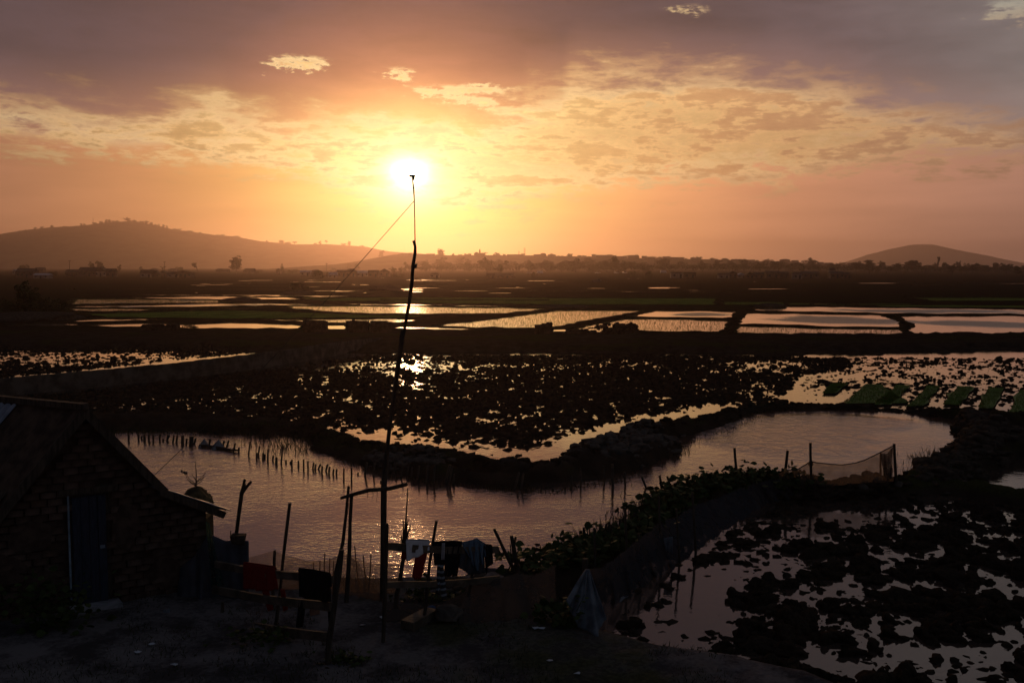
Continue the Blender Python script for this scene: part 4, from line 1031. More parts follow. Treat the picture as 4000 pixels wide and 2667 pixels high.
fpost(F1, 1133,1964,1064,2545,15, fy(1064)+.1); fpost(F1, 1333,2146,1281,2592,24, YR-.08); fpost(F1, 1074,2149,1066,2330,14, fy(1066)+.9); fpost(F1, 868,2350,858,2560,16, YL-.5)
# tall gate poles and branch crossbar
Yg = float(G(1353,2357)[1])
post_px('gate_pole','slender crooked pole leaning behind the plank fence','pole','gate poles',1358,1898,1303,2340,16,Y=Yg+.05,bend=.02)
post_px('gate_pole','straight gate pole carrying the branch crossbar','pole','gate poles',1373,1936,1352,2362,19,Y=Yg,bend=.008)
mb = MB(PD(1460,1910,Yg-.08)); mb.tube([PD(1330,1945,Yg-.08),PD(1375,1932,Yg-.08),PD(1440,1914,Yg-.09),PD(1520,1908,Yg-.1),PD(1591,1890,Yg-.12)], [.022,.030,.034,.032,.030], 9, .1)
o = mb.build('crossbar_branch', M_WOOD); o.location = tuple(PD(1460,1910,Yg-.08)); tag(o, 'crooked branch laid across the gate pole and the antenna pole', 'branch')
for i, (u, v0, v1) in enumerate(((1360,1945,2010),(1435,1918,1950),(1455,1915,1948),(1472,1912,1962))):
    a, b = PD(u, v0, Yg-.02), PD(u + random.uniform(-4,4), v1, Yg-.02); mb = MB(a); mb.tube([a, (a+b)/2 + [.012,0,0], b], [.005,.004,.002], 4); o = mb.build('bark_strip', M_BARK); o.location = tuple(a)
    tag(o, f'{ordinal(i)} bark strip dangling from the crossbar branch, counted from the house', 'bark strip', 'bark strips')
# antenna pole
Ya = float(G(1497,2350)[1]); AP = empty('antenna_pole', PD(1497,2352,Ya)); tag(AP, 'tall spliced antenna pole reaching up to the sun', 'pole'); la = np.array(AP.location)
def ap(nm, pts, rad, m=M_WOOD, dy=0.0, n=9): mb = MB(la); mb.tube([PD(u, v, Ya+dy) for u, v in pts], rad, n, .05); return mb.build(nm, m, AP)
ap('lower_post', [(1495,2400),(1497,2150),(1499,1890),(1515,1730),(1530,1600),(1545,1480),(1560,1370),(1570,1290)], [.050,.050,.050,.034,.030,.027,.024,.020])
ap('upper_branch', [(1522,1700),(1540,1560),(1558,1440),(1572,1330),(1583,1268),(1598,1185),(1609,1100),(1613,1040),(1621,990),(1622,965),(1616,940)], [.014,.017,.020,.022,.024,.027,.029,.029,.026,.022,.024], M_BARK, -.06)
ap('rod', [(1612,1090),(1623,1000),(1621,932),(1620,855),(1618,779),(1616,738),(1611,700),(1610,690)], [.009,.009,.009,.008,.009,.012,.009,.007], M_WOOD, .02)
ap('tie', [(1614,1040),(1622,1035),(1618,1046)], [.036,.038,.036], M_WIRE, -.04); ap('tie', [(1546,1500),(1548,1485)], [.042,.042], M_WIRE, -.02); ap('tie', [(1497,1890),(1499,1875)], [.058,.058], M_WIRE)
mb = MB(la); q = PD(1610,688,Ya); mb.box(q, (.085,.03,.03), jit=.004); mb.box(q + [.02,0,-.04], (.03,.03,.05), jit=.004); mb.tube([q - [.06,0,-.01], q + [.06,0,.012]], [.008,.008], 5); mb.build('insulator', M_WIRE, AP)
post_px('front_post','squared post at the near end of the clothes fence','post',None,1511,2044,1497,2512,18,bend=.006,taper=.95)
wa, wb = PD(1617,786,Ya), lt0 + HB*.3 + UPZ*.06
mb = MB(wb); ptsw = [wa + (wb-wa)*t - UPZ*.12*math.sin(t*math.pi) for t in np.linspace(0,1,14)]; mb.tube(ptsw, .0048, 5, 0)
o = mb.build('guy_wire', M_WIRE); o.location = tuple(wb); tag(o, 'thin guy wire running from the antenna pole to the lean-to roof', 'wire')

# ------------------------------------------------------------------ clothes fence
Yc0 = float(G(1497,2512)[1]); Yc1 = Yc0 + 1.7
def cyy(u): return np.interp(u, [1500,1950], [Yc0+.05, Yc1])
F2 = empty('clothes_fence', G(1651,2446)); tag(F2, 'two rail fence of rough planks with washing hung over it', 'fence')
rail(F2, None, 'rail', (1508,2132), (1946,2146), 30, cyy(1508), cyy(1946)); rail(F2, None, 'rail', (1510,2283), (1950,2258), 25, cyy(1510), cyy(1950))
fpost(F2, 1709,2034,1651,2450,15, cyy(1680)+.05); fpost(F2, 1846,2225,1817,2400,14, cyy(1830)+.12); fpost(F2, 1585,2100,1545,2370,18, cyy(1600)+.75)
bs = empty('stick_bundle', PD(1585,2140,cyy(1600)+.75)); tag(bs, 'bundle of thin branches sticking up behind the white washing', 'branches'); lb_ = np.array(bs.location)
for pts in ([(1575,2180),(1582,2080),(1587,2010),(1593,1905)],[(1578,2150),(1576,2090),(1575,2030)],[(1580,2140),(1588,2060),(1594,2030)],[(1582,2120),(1594,2080),(1604,2053)],[(1576,2160),(1570,2110),(1566,2090)]):
    mb = MB(lb_); mb.tube([PD(u, v, cyy(1600)+.75) for u, v in pts], [.024 - .016*i/(len(pts)-1) for i in range(len(pts))], 6); mb.build('branch', M_BARK, bs)
def cloth(name, label, cat, top, bot, m, fold=.02, nf=3, back=.35, seed=1, nu=22, nv=14, grp='washing on the clothes fence'):
    o = sheet(name, [(u, v, cyy(u)-.05) for u, v in top], [(u, v, cyy(u)-.06) for u, v in bot], m, fold=fold, nf=nf, back=back, thick=.012, seed=seed, nu=nu, nv=nv); tag(o, label, cat, grp); return o
cloth('white_shirt','white shirt thrown over the top rail above red trousers','shirt',[(1586,2112),(1630,2110),(1676,2113)],[(1588,2192),(1612,2180),(1636,2172),(1655,2160),(1677,2146)],M_WHITEC,.015,2,.4,11)
o = cloth('red_trousers','red trousers dangling under the white shirt','trousers',[(1626,2150),(1672,2145)],[(1610,2252),(1632,2256),(1648,2250)],M_REDC,.02,1,0,12)
o2 = sheet('cuff', [(1612,2248,cyy(1620)-.06),(1646,2246,cyy(1630)-.06)], [(1618,2262,cyy(1620)-.06),(1642,2260,cyy(1630)-.06)], M_REDC, o, nu=8, nv=3, fold=.008, nf=2)
o = sheet('collar', [(1570,2140,cyy(1580)-.02),(1590,2120,cyy(1590)-.02)], [(1566,2178,cyy(1580)-.02),(1592,2186,cyy(1590)-.02)], M_REDC, None, nu=8, nv=6, fold=.01, nf=1); o.name = 'red_cloth'; tag(o, 'red sleeve hanging beside the white shirt', 'cloth', 'washing on the clothes fence')
st = cloth('striped_shirt','dark shirt with pale stripes and a long hanging sleeve','shirt',[(1690,2122),(1720,2116),(1752,2118)],[(1696,2202),(1715,2215),(1735,2208),(1746,2198)],M_BLACKC,.02,3,.4,13)
sheet('sleeve', [(1708,2205,cyy(1715)-.09),(1732,2205,cyy(1725)-.09)], [(1724,2342,cyy(1730)-.09),(1744,2340,cyy(1740)-.09)], M_STRIPE, st, nu=8, nv=20, fold=.012, nf=1, seed=14)
sheet('sleeve', [(1708,2205,cyy(1710)-.08),(1718,2205,cyy(1715)-.08)], [(1704,2320,cyy(1712)-.08),(1717,2318,cyy(1716)-.08)], M_STRIPE, st, nu=6, nv=16, fold=.01, nf=1, seed=15)
for k in range(3):
    sheet('stripe', [(1727+k*4.5,2120,cyy(1730)-.09),(1729+k*4.5,2120,cyy(1731)-.09)], [(1724+k*4.5,2185,cyy(1730)-.105),(1726+k*4.5,2185,cyy(1731)-.105)], M_WHITEC, st, nu=2, nv=8, fold=0, thick=.004)
bl = cloth('black_shorts','black shorts folded over the top rail','shorts',[(1745,2117),(1770,2115),(1805,2118)],[(1735,2244),(1750,2250),(1764,2248),(1786,2250)],M_BLACKC,.025,3,.5,16)
cloth('blue_shirt','pale blue shirt bunched over the top rail','shirt',[(1803,2122),(1835,2115),(1862,2106),(1880,2118),(1896,2128)],[(1835,2172),(1842,2200),(1860,2226),(1878,2220),(1888,2190),(1894,2168)],M_BLUEC,.035,4,.5,17,30)
cloth('navy_cloth','dark navy cloth hanging behind the pale blue shirt','cloth',[(1800,2150),(1890,2150)],[(1790,2210),(1820,2236),(1850,2240),(1895,2238)],M_TARP,.025,3,0,18)
cloth('black_trousers','black garment hanging at the free end of the top rail','trousers',[(1890,2128),(1922,2132)],[(1900,2240),(1904,2215),(1926,2200)],M_BLACKC,.02,2,.4,19)
# washing on the house fence
def fcloth(name, label, cat, top, bot, m, **k):
    o = sheet(name, [(u, v, fy(u)-.05) for u, v in top], [(u, v, fy(u)-.06) for u, v in bot], m, thick=.012, **k); tag(o, label, cat, 'washing on the house fence'); return o
rc = fcloth('red_cloth','dark red cloth spread over the rails beside the house','cloth',[(951,2198),(1010,2206),(1073,2216)],[(948,2296),(1020,2306),(1085,2302)],M_REDC,fold=.02,nf=3,back=.5,seed=21)
for a, b, c, d in ((1022,1048,1046,1066),(1095,1112,1106,1122)):
    sheet('sleeve', [(a,2300,fy(a)-.03),(b,2300,fy(b)-.03)], [(c,2385,fy(c)-.03),(d,2382,fy(d)-.03)], M_REDC, rc, nu=6, nv=8, fold=.015, nf=1)
bt = fcloth('black_trousers','black trousers hanging with their legs under the middle rail','trousers',[(1166,2222),(1220,2228),(1288,2242)],[(1170,2330),(1230,2342),(1292,2352)],M_BLACKC,fold=.02,nf=2,back=.5,seed=22)
for pts in ([(1168,2340),(1194,2342),(1156,2446),(1180,2450)],[(1278,2350),(1296,2352),(1284,2448),(1296,2450)]):
    sheet('trouser_leg', [(pts[0][0],pts[0][1],fy(1170)-.04),(pts[1][0],pts[1][1],fy(1190)-.04)], [(pts[2][0],pts[2][1],fy(1170)-.04),(pts[3][0],pts[3][1],fy(1190)-.04)], M_BLACKC, bt, nu=6, nv=10, fold=.02, nf=1)

# ------------------------------------------------------------------ nets
def net(label, top, bot, m, grp='old fishing nets hung as fencing', **k):
    o = sheet('fence_net', top, bot, m, thick=0, **k); tag(o, label, 'net', grp); return o
Yn = Yg + .35
n1 = net('thin brown net sagging between short posts behind the plank fence', [(968,2178,Yn+.3),(1068,2150,Yn+.3),(1110,2166,Yn+.2),(1200,2190,Yn+.2),(1280,2188,Yn+.1),(1348,2155,Yn)], [(968,2330,Yn+.2),(1100,2345,Yn+.2),(1220,2350,Yn+.1),(1350,2350,Yn)], M_NET, nu=48, fold=.02, nf=4)
n2 = net('brown net sliding down from the gate pole to the antenna pole', [(1350,2160,Yn),(1400,2195,Yn),(1440,2260,Yn-.1),(1475,2310,Yn-.2),(1500,2335,Yn-.3)], [(1350,2360,Yn),(1430,2380,Yn-.2),(1500,2390,Yn-.4)], M_NET, nu=30, fold=.03, nf=5, seed=2)
n3 = net('thin pale net stretched behind the antenna pole', [(1365,2162,Yn+.2),(1430,2196,Yn+.2),(1500,2202,Yn+.2),(1560,2205,Yn+.2)], [(1370,2340,Yn+.1),(1450,2350,Yn+.1),(1560,2350,Yn+.1)], M_NET, nu=30, fold=.015, nf=3, seed=3)
n4 = net('low olive net slumped on the ground under the washing', [(1500,2345,Yc0+1.3),(1580,2360,Yc0+1.3),(1680,2362,Yc0+1.4),(1760,2340,Yc0+1.5),(1830,2300,Yc0+1.6)], [(1500,2420,Yc0+.8),(1600,2432,Yc0+.7),(1720,2425,Yc0+.8),(1830,2420,Yc0+.9)], M_NETD, nu=36, fold=.04, nf=4, seed=4)
n5 = net('brown net draped from the rail end to the leafy bank', [(1825,2280,Yc1-.1),(1950,2257,Yc1-.1),(2025,2236,Yc1),(2060,2245,Yc1),(2100,2240,Yc1),(2170,2204,Yc1+.1)], [(1790,2432,Yc1-1.0),(1900,2440,Yc1-1.0),(2020,2425,Yc1-.9),(2090,2390,Yc1-.7),(2172,2330,Yc1-.3)], M_NETD, nu=44, fold=.04, nf=4, seed=5)
def gy(u, v, d=0.0): return float(G(u, v)[1]) + d
topn = [(2291,2226),(2355,2214),(2403,2179),(2483,2115),(2546,2067),(2578,2035),(2640,2020),(2706,1975),(2800,1946),(2883,1910),(2955,1885),(3040,1868)]
botn = [(2300,2420),(2380,2395),(2470,2345),(2560,2285),(2640,2235),(2720,2185),(2800,2130),(2880,2075),(2950,2030),(3010,1985),(3060,1960),(3110,1935)]
n6 = net('long dark blue net running along the bank above the flooded field', [(u, v, gy(bu, bv, -.05)) for (u, v), (bu, bv) in zip(topn, botn)], [(u, v, gy(u, v, -.1)) for u, v in botn], M_NETB, nu=140, nv=20, fold=.11, nf=14, seed=6)
Yt = float(G(3168,1908)[1])
n7 = net('translucent tan net glowing against the pond', [(3040,1850,Yt),(3072,1835,Yt),(3110,1836,Yt),(3150,1812,Yt),(3166,1800,Yt),(3190,1806,Yt),(3240,1812,Yt),(3290,1815,Yt),(3340,1808,Yt),(3380,1795,Yt),(3440,1766,Yt),(3490,1740,Yt)],
     [(3055,1900,Yt+.1),(3110,1910,Yt),(3168,1912,Yt),(3240,1900,Yt),(3320,1890,Yt),(3400,1885,Yt),(3490,1880,Yt)], M_NET, nu=60, nv=18, fold=.02, nf=6, seed=7)
mb = MB(PD(3168,1812,Yt)); mb.tube([PD(u, v, Yt-.01) for u, v in ((3072,1835),(3110,1836),(3150,1812),(3166,1800),(3190,1806),(3240,1812),(3290,1815),(3340,1808),(3380,1795),(3440,1766),(3490,1740))], .014, 5); o_ = mb.build('hem', M_WIRE, n7); o_.location = tuple(PD(3168,1812,Yt) - np.array(n7.location))
n8 = net('bunched end of the net hanging on the last pole', [(3440,1768,Yt-.05),(3465,1772,Yt-.05),(3490,1742,Yt-.05)], [(3452,1850,Yt-.05),(3466,1878,Yt-.05),(3482,1860,Yt-.05)], M_NETD, nu=18, fold=.05, nf=4, seed=8)
s1 = sheet('torn_sheet', [(2288,2222,gy(2335,2470,.5)),(2302,2222,gy(2335,2470,.5))], [(2208,2340,gy(2300,2478,.1)),(2258,2450,gy(2300,2478,0)),(2336,2484,gy(2335,2484,0)),(2366,2412,gy(2340,2480,.2))], M_SACK, nu=36, nv=22, fold=.05, nf=3, seed=9); tag(s1, 'torn whitish sheet hanging from a post by the net', 'sheet')
s2_ = sheet('pale_sack', [(2410,2334,gy(2470,2380,.1)),(2522,2308,gy(2520,2340,.1))], [(2430,2370,gy(2460,2392,0)),(2460,2392,gy(2460,2392,0)),(2500,2350,gy(2500,2365,0))], M_SACK, nu=20, nv=8, fold=.03, nf=2, seed=10); tag(s2_, 'pale sack showing at the foot of the blue net', 'sack')
s3_ = sheet('pale_sack', [(2592,2100,gy(2640,2230,-.14)),(2628,2095,gy(2640,2230,-.14))], [(2600,2150,gy(2640,2230,-.14)),(2625,2160,gy(2640,2230,-.14))], M_SACK, nu=12, nv=8, fold=.02, nf=2, seed=11); tag(s3_, 'small pale patch of sacking on the blue net', 'sack')
mb = MB(); bp = G(2288, 2420); bt_ = PD(2288, 2180, bp[1]+.1); o = stick('stump_post', 'thick grey trunk post beside the torn sheet', 'post', None, bp, bt_, .12, M_WOOD, taper=.85)

# sticks by the bank
for i, (tu, tv, bu, bv, w, lab) in enumerate(((1930,2065,2008,2226,18,'long leaning stick between washing and squash plants'),(1996,2092,2022,2228,22,'forked dead stick beside the squash plants'),(1992,2122,2000,2200,6,'thin upright twig beside the forked dead stick'),(2028,2145,1985,2225,6,'thin crossing twig on the forked dead stick'))):
    post_px('dead_stick', lab, 'stick', 'dead sticks', tu, tv, bu, bv, w, Y=Yc1+.8, m=M_BARK, bend=.02, taper=.7)
p = Yc1+.8; mb = MB(PD(2006,2125,p)); mb.tube([PD(2005,2130,p), PD(2012,2108,p), PD(2015,2095,p)], [.03,.022,.016], 6); o = mb.build('dead_stick', M_BARK); o.location = tuple(PD(2006,2125,p)); tag(o, 'stub fork on the dead stick beside the squash plants', 'stick', 'dead sticks')
for i, (u0, v0, u1, v1) in enumerate(((1222,2195,1225,2320),(1250,2190,1246,2300),(1272,2160,1270,2330),(1287,2180,1280,2330),(1305,2190,1300,2320),(1386,2130,1408,2340),(1421,2168,1440,2330),(1448,2165,1437,2340))):
    post_px('net_stick', f'{ordinal(i)} thin knotty stick behind the plank fence net, counted from the house', 'stick', 'thin sticks by the nets', u0, v0, u1, v1, 8, Y=Yn+.45, m=M_BARK, bend=.02, taper=.6)
# things on the yard
def yard_thing(nm, label, cat, u, v, size, m, rz=0.0, jit=.0, sub=None):
    p = G(u, v); mb = MB(p)
    if sub is None: mb.box(p + [0,0,size[2]/2], size, rz, jit=jit)
    else:
        V, F = lump(2, sub, .25, 1.0); mb.add([p + np.array([q[0]*size[0]/2, q[1]*size[1]/2, q[2]*size[2]/2 + size[2]*.3]) for q in V], [tuple(f) for f in F])
    o = mb.build(nm, m); o.location = tuple(p); tag(o, label, cat); return o
pa, pb = G(1590,2462), G(1688,2408); mb = MB(pa); mb.beam(pa + [0,0,.07], pb + [0,0,.07], .22, .13); o = mb.build('timber_beam', M_PLANK); o.location = tuple(pa); tag(o, 'thick sawn timber lying on the yard under the washing', 'timber')
yard_thing('rounded_stone','rounded brown stone behind the timber','stone',1745,2425,(.40,.32,.28),M_CLAY,sub=3)
yard_thing('clay_brick','broken orange brick seen under the black trousers','brick',1228,2405,(.13,.10,.10),mat('fired_brick',(.22,.12,.08),.9,.1,.25,8.0),.4,.012)
yard_thing('blue_rag','crumpled blue rag on the end of the timber','rag',1682,2406,(.16,.10,.14),mat('blue_rag',(.04,.08,.16),.9,.1,.3,9.0),.2,sub=8)
LT = [(1420,2449,'white scrap of plastic on the yard behind the front post'),(1492,2420,'small pale scrap beside the net by the front post'),(2115,2472,'upright white scrap on the rubble below the net'),(2095,2470,'flat pale scrap on the rubble below the net'),(2150,2603,'pale leaf of litter on the open path'),(683,2602,'pale stone like scrap on the dark yard'),(540,2563,'white speck of litter near the house weeds'),(590,2520,'torn white scrap below the tarp'),(2258,2645,'tiny pale scrap at the path edge')]
for u, v, lab in LT:
    p = G(u, v); mb = MB(p); n = 6; mb.prism([p + np.array([math.cos(i*6.28/n)*.05*random.uniform(.5,1.3), math.sin(i*6.28/n)*.035*random.uniform(.5,1.3), .012 + .02*random.random()]) for i in range(n)], (0,0,.006)); o = mb.build('plastic_scrap', M_LITTER); o.location = tuple(p); tag(o, lab, 'litter', 'litter')

# ------------------------------------------------------------------ plants
def leaf_mass(name, centres, n, size, m, parent, spread, flat=.5, up=1.0):
    V = []; F = []; C = np.array(centres); r = rng
    c = C[r.integers(0, len(C), n)] + r.normal(0, 1, (n,3))*np.array(spread)
    for i in range(n):
        s_ = size*r.uniform(.55,1.25); a = r.uniform(0, 6.28); tilt = r.normal(0, up)
        d = np.array([math.cos(a), math.sin(a), 0]); e = np.array([-math.sin(a)*math.cos(tilt), math.cos(a)*math.cos(tilt), math.sin(tilt)])
        k = len(V); out = [(-.9,0),(-.55,.62),(.05,.78),(.55,.45),(1.1,0),(.55,-.45),(.05,-.78),(-.55,-.62)]
        for (x, y) in out: V.append(c[i] + d*x*s_*.62 + e*y*s_*.62 + np.array([0,0,-.12*s_*(x*x+y*y)]))
        V.append(c[i] + np.array([0,0,-.03*s_])); 
        for j in range(8): F.append((k+8, k+j, k+(j+1)%8))
    o0 = np.array(parent.location) if parent is not None else np.zeros(3)
    o = obj(name, fast_mesh(name, np.array(V) - o0, np.array(F)), m, parent); o['kind'] = 'stuff'; return o
def plant(name, label, cat, pxs, n, size, spread, m=M_LEAF, zup=.12, stems=5, grp=None):
    ps = [G(u, v) for u, v in pxs]; root = empty(name, ps[0]); tag(root, label, cat, grp); l0 = np.array(root.location)
    C = [p + np.array([0,0,zup]) for p in ps]
    leaf_mass('leaves', C, n, size, m, root, spread)
    mb = MB(l0)
    for _ in range(stems):
        p = ps[random.randrange(len(ps))]; t = p + np.array([random.gauss(0,spread[0]), random.gauss(0,spread[1]), zup + abs(random.gauss(0, spread[2]))*1.4])
        mb.tube([p - [0,0,.05], (p+t)/2 + [random.gauss(0,.03),0,0], t], [.008,.006,.003], 4)
    o_ = mb.build('stems', M_LEAF, root); o_['kind'] = 'stuff'; return root
SQ = [([(2060,2235),(2130,2215),(2200,2200)],330,'squash plant beside the dead sticks'),([(2230,2195),(2300,2180),(2350,2160)],320,'squash plant under the sawn stakes'),([(2400,2150),(2450,2120),(2480,2095)],200,'low squash vine below the clustered stakes'),
      ([(2540,2040),(2580,2000),(2620,1975)],260,'squash plant halfway up the leafy bank'),([(2640,1960),(2680,1930),(2720,1920)],300,'squash plant with broad leaves against the water'),([(2740,1915),(2790,1905),(2840,1900)],320,'tallest squash plant around the knobbed pole'),
      ([(2880,1900),(2930,1890),(2970,1890)],320,'squash plant at the upper end of the blue net'),([(3010,1890),(3060,1890),(3110,1905)],240,'squash plant at the foot of the tan net')]
for pxs, n, lab in SQ: plant('squash_plant', lab, 'plant', pxs, int(n*1.3), .14, (.30,.25,.12), zup=.16, grp='squash plants along the bank')
plant('weed_plant','feathery weed on the shore below the lower rail','plant',[(1640,2352),(1660,2350)],90,.07,(.10,.08,.13),zup=.16,stems=9)
plant('weed_plant','sparse weeds on the shore under the striped sleeve','plant',[(1600,2356),(1700,2352),(1740,2345)],110,.06,(.22,.06,.06),zup=.08,stems=12)
plant('weed_plant','leafy shoot in front of the torn sheet','plant',[(2235,2450),(2250,2440)],70,.10,(.12,.10,.14),zup=.20,stems=6)
plant('weed_plant','dark weeds under the draped net','plant',[(2160,2440),(2200,2445)],140,.11,(.20,.15,.10),zup=.12,stems=6)
plant('weed_plant','tall dark weeds growing against the house wall','plant',[(200,2440),(150,2470),(250,2470)],320,.10,(.28,.2,.24),zup=.30,stems=14)
plant('weed_plant','low weeds at the foot of the fence post','plant',[(1340,2590),(1370,2585)],120,.06,(.16,.10,.05),zup=.05,stems=8)
plant('weed_plant','weeds under the sacking panel','plant',[(1010,2510),(1060,2520)],150,.07,(.25,.15,.07),zup=.07,stems=8)
# grass along banks and in the yard
def along(pts, n, sx, sy):
    W = [P(u, v, ZW) for u, v in pts]; out = []
    for _ in range(n):
        i = random.randrange(len(W)-1); t = random.random(); p = W[i]*(1-t) + W[i+1]*t; out.append((p[0]+random.gauss(0,sx), p[1]+random.gauss(0,sy)))
    return np.array(out)
for nm, lab, pts, n, sx, sy, h0, h1 in (('bank_grass','short grass fringing the dark earth bank',[(1115,1690),(1210,1715),(1330,1800),(1560,1868),(1900,1905),(2170,1918),(2400,1880),(2660,1772),(2670,1738),(2860,1672),(2960,1625)],1800,.15,.2,.03,.11),
     ('bank_grass','grass tufts on the crest of the earth bank',[(1200,1690),(1420,1755),(1720,1812),(2060,1860),(2290,1800),(2520,1705),(2800,1640),(3120,1584),(3760,1625)],3000,.3,.3,.03,.10),
     ('bank_grass','thin water grass standing in the shallows by the bank',[(1010,1712),(1120,1712),(1190,1735),(1220,1760),(1140,1752),(1060,1738)],700,.7,.5,.05,.2),
     ('bank_grass','sparse water weed rising near the leafy end of the pond',[(3560,1850),(3640,1830),(3600,1790),(3690,1760),(3660,1870),(3520,1890)],500,.35,.3,.04,.2),
     ('bank_grass','grass growing among the sawn stakes',[(2190,2190),(2350,2130),(2480,2060),(2560,2000),(2620,1960)],2400,.35,.35,.06,.26),
     ('bank_grass','grass along the left bank of the pond',[(300,1690),(640,1684),(960,1688),(1080,1686)],1400,.3,.35,.05,.18)):
    q = along(pts, n, sx, sy); z = np.maximum(height(q[:,0], q[:,1]), ZW); o = blades(nm, q[:,0], q[:,1], z, h0, h1, .012, M_GRASS, None); tag(o, lab, kind='stuff')
q = np.stack([rng.uniform(-9,6,26000), rng.uniform(9.5,17,26000)], 1); k = (sdf(q[:,0], q[:,1], YARD2) < -.1) & (fbm(q[:,0]*.8, q[:,1]*.8, 3, 31) > .54); q = q[k]
o = blades('yard_grass', q[:,0], q[:,1], height(q[:,0], q[:,1]), .015, .09, .008, M_GRASS, None, .6); tag(o, 'thin worn grass patches on the dark yard', kind='stuff')
# lumps of dug clay on banks
def lumps(nm, lab, pts, n, sx, sy, s0, s1, m):
    q = along(pts, n, sx, sy); z = height(q[:,0], q[:,1]); s_ = s0 + (s1-s0)*rng.uniform(0,1,n)**2
    V, F = instances(T1, np.stack([q[:,0], q[:,1], z], 1), np.stack([s_*rng.uniform(.8,1.4,n), s_, s_*rng.uniform(.6,1.1,n)], 1), rng.uniform(0,6.28,n))
    o = obj(nm, fast_mesh(nm, V, F), m); tag(o, lab, kind='stuff'); return o
lumps('dug_clay','pale dug clay lumps on the thick arm of the bank',[(2330,1800),(2420,1780),(2520,1745),(2600,1725)],900,.5,.6,.05,.20,M_CLAY)
lumps('dug_clay','clay lumps behind the stakes under the bank',[(1500,1815),(1600,1825),(1700,1840)],420,.4,.4,.05,.15,M_CLAY)
lumps('dug_clay','clay lumps heaped on the mound past the pond',[(3720,1700),(3800,1690),(3880,1740),(3800,1790),(3700,1850),(3600,1890)],900,.45,.5,.06,.24,M_SOIL)
lumps('dug_clay','earth crumbs along the crest of the bank',[(1150,1690),(1420,1755),(1720,1815),(2060,1865),(2290,1805),(2520,1708),(2800,1645),(3120,1586),(3760,1630),(4000,1660)],2200,.30,.35,.03,.12,M_MUD)
lumps('dug_clay','earth crumbs along the foot of the blue net',[(2250,2480),(2400,2390),(2560,2290),(2720,2185),(2880,2075),(3060,1960),(3300,1945),(3500,1930)],1500,.3,.35,.04,.16,M_MUD)
lumps('dug_clay','rubble strewn at the edge of the yard',[(1750,2440),(1950,2450),(2150,2470),(2350,2540),(2600,2600),(2900,2660)],900,.35,.25,.015,.09,M_SOIL)
ST = [(3340,1885,.24,'round stone left of the last net pole'),(3385,1880,.26,'largest round stone under the bunched net'),(3425,1880,.22,'dark stone under the net end'),(3370,1935,.22,'pale stone on the waterline below the net'),(3510,1905,.20,'stone at the foot of the last net pole'),(3655,1760,.22,'dark boulder jutting into the pond')]
for i, (u, v, s_, lab) in enumerate(ST):
    s_ *= .55; p = G(u, v); V, F = lump(2, 60+i, .22, .85); mb = MB(p); mb.add([p + q*s_ + [0,0,s_*.3] for q in V], [tuple(f) for f in F]); o = mb.build('bank_stone', M_CLAY if i != 5 else M_SOIL, None, True); o.location = tuple(p); tag(o, lab, 'stone', 'stones on the bank')

# ------------------------------------------------------------------ earth wall, seedbeds, brick stacks
wb_ = [(-400,1588,1512),(0,1547,1479),(340,1515,1449),(680,1481,1418),(1007,1440,1380),(1300,1390,1338),(1490,1348,1317)]
o0 = P(600, 1490, ZW); mb = MB(o0)
us_ = np.linspace(-400, 1490, 90); V = []
for u in us_:
    vb = np.interp(u, [w[0] for w in wb_], [w[1] for w in wb_]); vt = np.interp(u, [w[0] for w in wb_], [w[2] for w in wb_])
    b = P(u, vb, ZW); t = PD(u, vt + random.uniform(-1.5,1.5), b[1]); nrm_ = np.array([0.25, 0.97, 0])*.32
    V += [b - [0,0,.3], t - nrm_*.0, t + nrm_, b + nrm_*1.4 - [0,0,.3]]
F = [(i*4+j, i*4+4+j, i*4+4+(j+1)%4, i*4+(j+1)%4) for i in range(89) for j in range(4)] + [(0,1,2,3), (359,358,357,356)]
mb.add(V, F); o = mb.build('earth_wall', mat('earth_wall', (.10,.082,.066), .95, 0.0, .35, 1.6, .6, 8.0)); o.location = tuple(o0); tag(o, 'long low earth wall running from the house side to the embankment', 'wall')
SB = [[(1250,510),(1360,512),(1280,570),(1195,568)],[(1450,517),(1550,520),(1800,625),(1305,628)],[(1620,520),(1725,525),(1600,635),(1490,635)],[(1800,525),(1895,528),(1790,642),(1680,645)],
      [(1975,530),(2085,535),(2000,640),(1885,632)],[(2150,535),(2260,540),(2190,660),(2085,652)],[(2330,550),(2450,552),(2380,690),(2265,685)]]
M_SEED = mat('seedlings', (0.070, 0.145, 0.016), 0.7, 0.15, 0.25, 1.0)
for i, q in enumerate(SB):
    pts = [P(2400+x/1.47, 1150+y/1.47, ZW+.03) for x, y in q]; c = np.mean(pts, 0); pts = [pts[0], pts[0] + (pts[1]-pts[0])*.8, pts[3] + (pts[2]-pts[3])*.8, pts[3]]; c = np.mean(pts, 0); root = empty('seedling_bed', (c[0], c[1], ZW)); l0 = np.array(root.location)
    tag(root, f'{ordinal(i)} bright green rice seedling bed counted from the antenna side', 'seedling bed', 'green seedling beds')
    mb = MB(l0); ed = []
    for a, b in zip(pts, pts[1:]+pts[:1]):
        for t in np.linspace(0, 1, 7)[:-1]: ed.append(a + (b-a)*t + np.array([random.gauss(0,.06), random.gauss(0,.10), 0]))
    mb.prism([p - [0,0,.2] for p in ed], (0,0,.215)); mb.build('mud_bed', M_MUD, root)
    n = 5200; bx, by = scatter_in(pts, n); blades('seedlings', bx - l0[0], by - l0[1], .05, .03, .08, .014, M_SEED, root, .25)
    mb = MB(l0); mb.prism([p*.97 + c*.03 + [0,0,.020] for p in ed], (0,0,.012)); mb.build('seedling_mat', M_SEED, root)
M_STACK = mat('stacked_brick', (0.075, 0.048, 0.036), .95, 0.0, 0.4, 3.0)
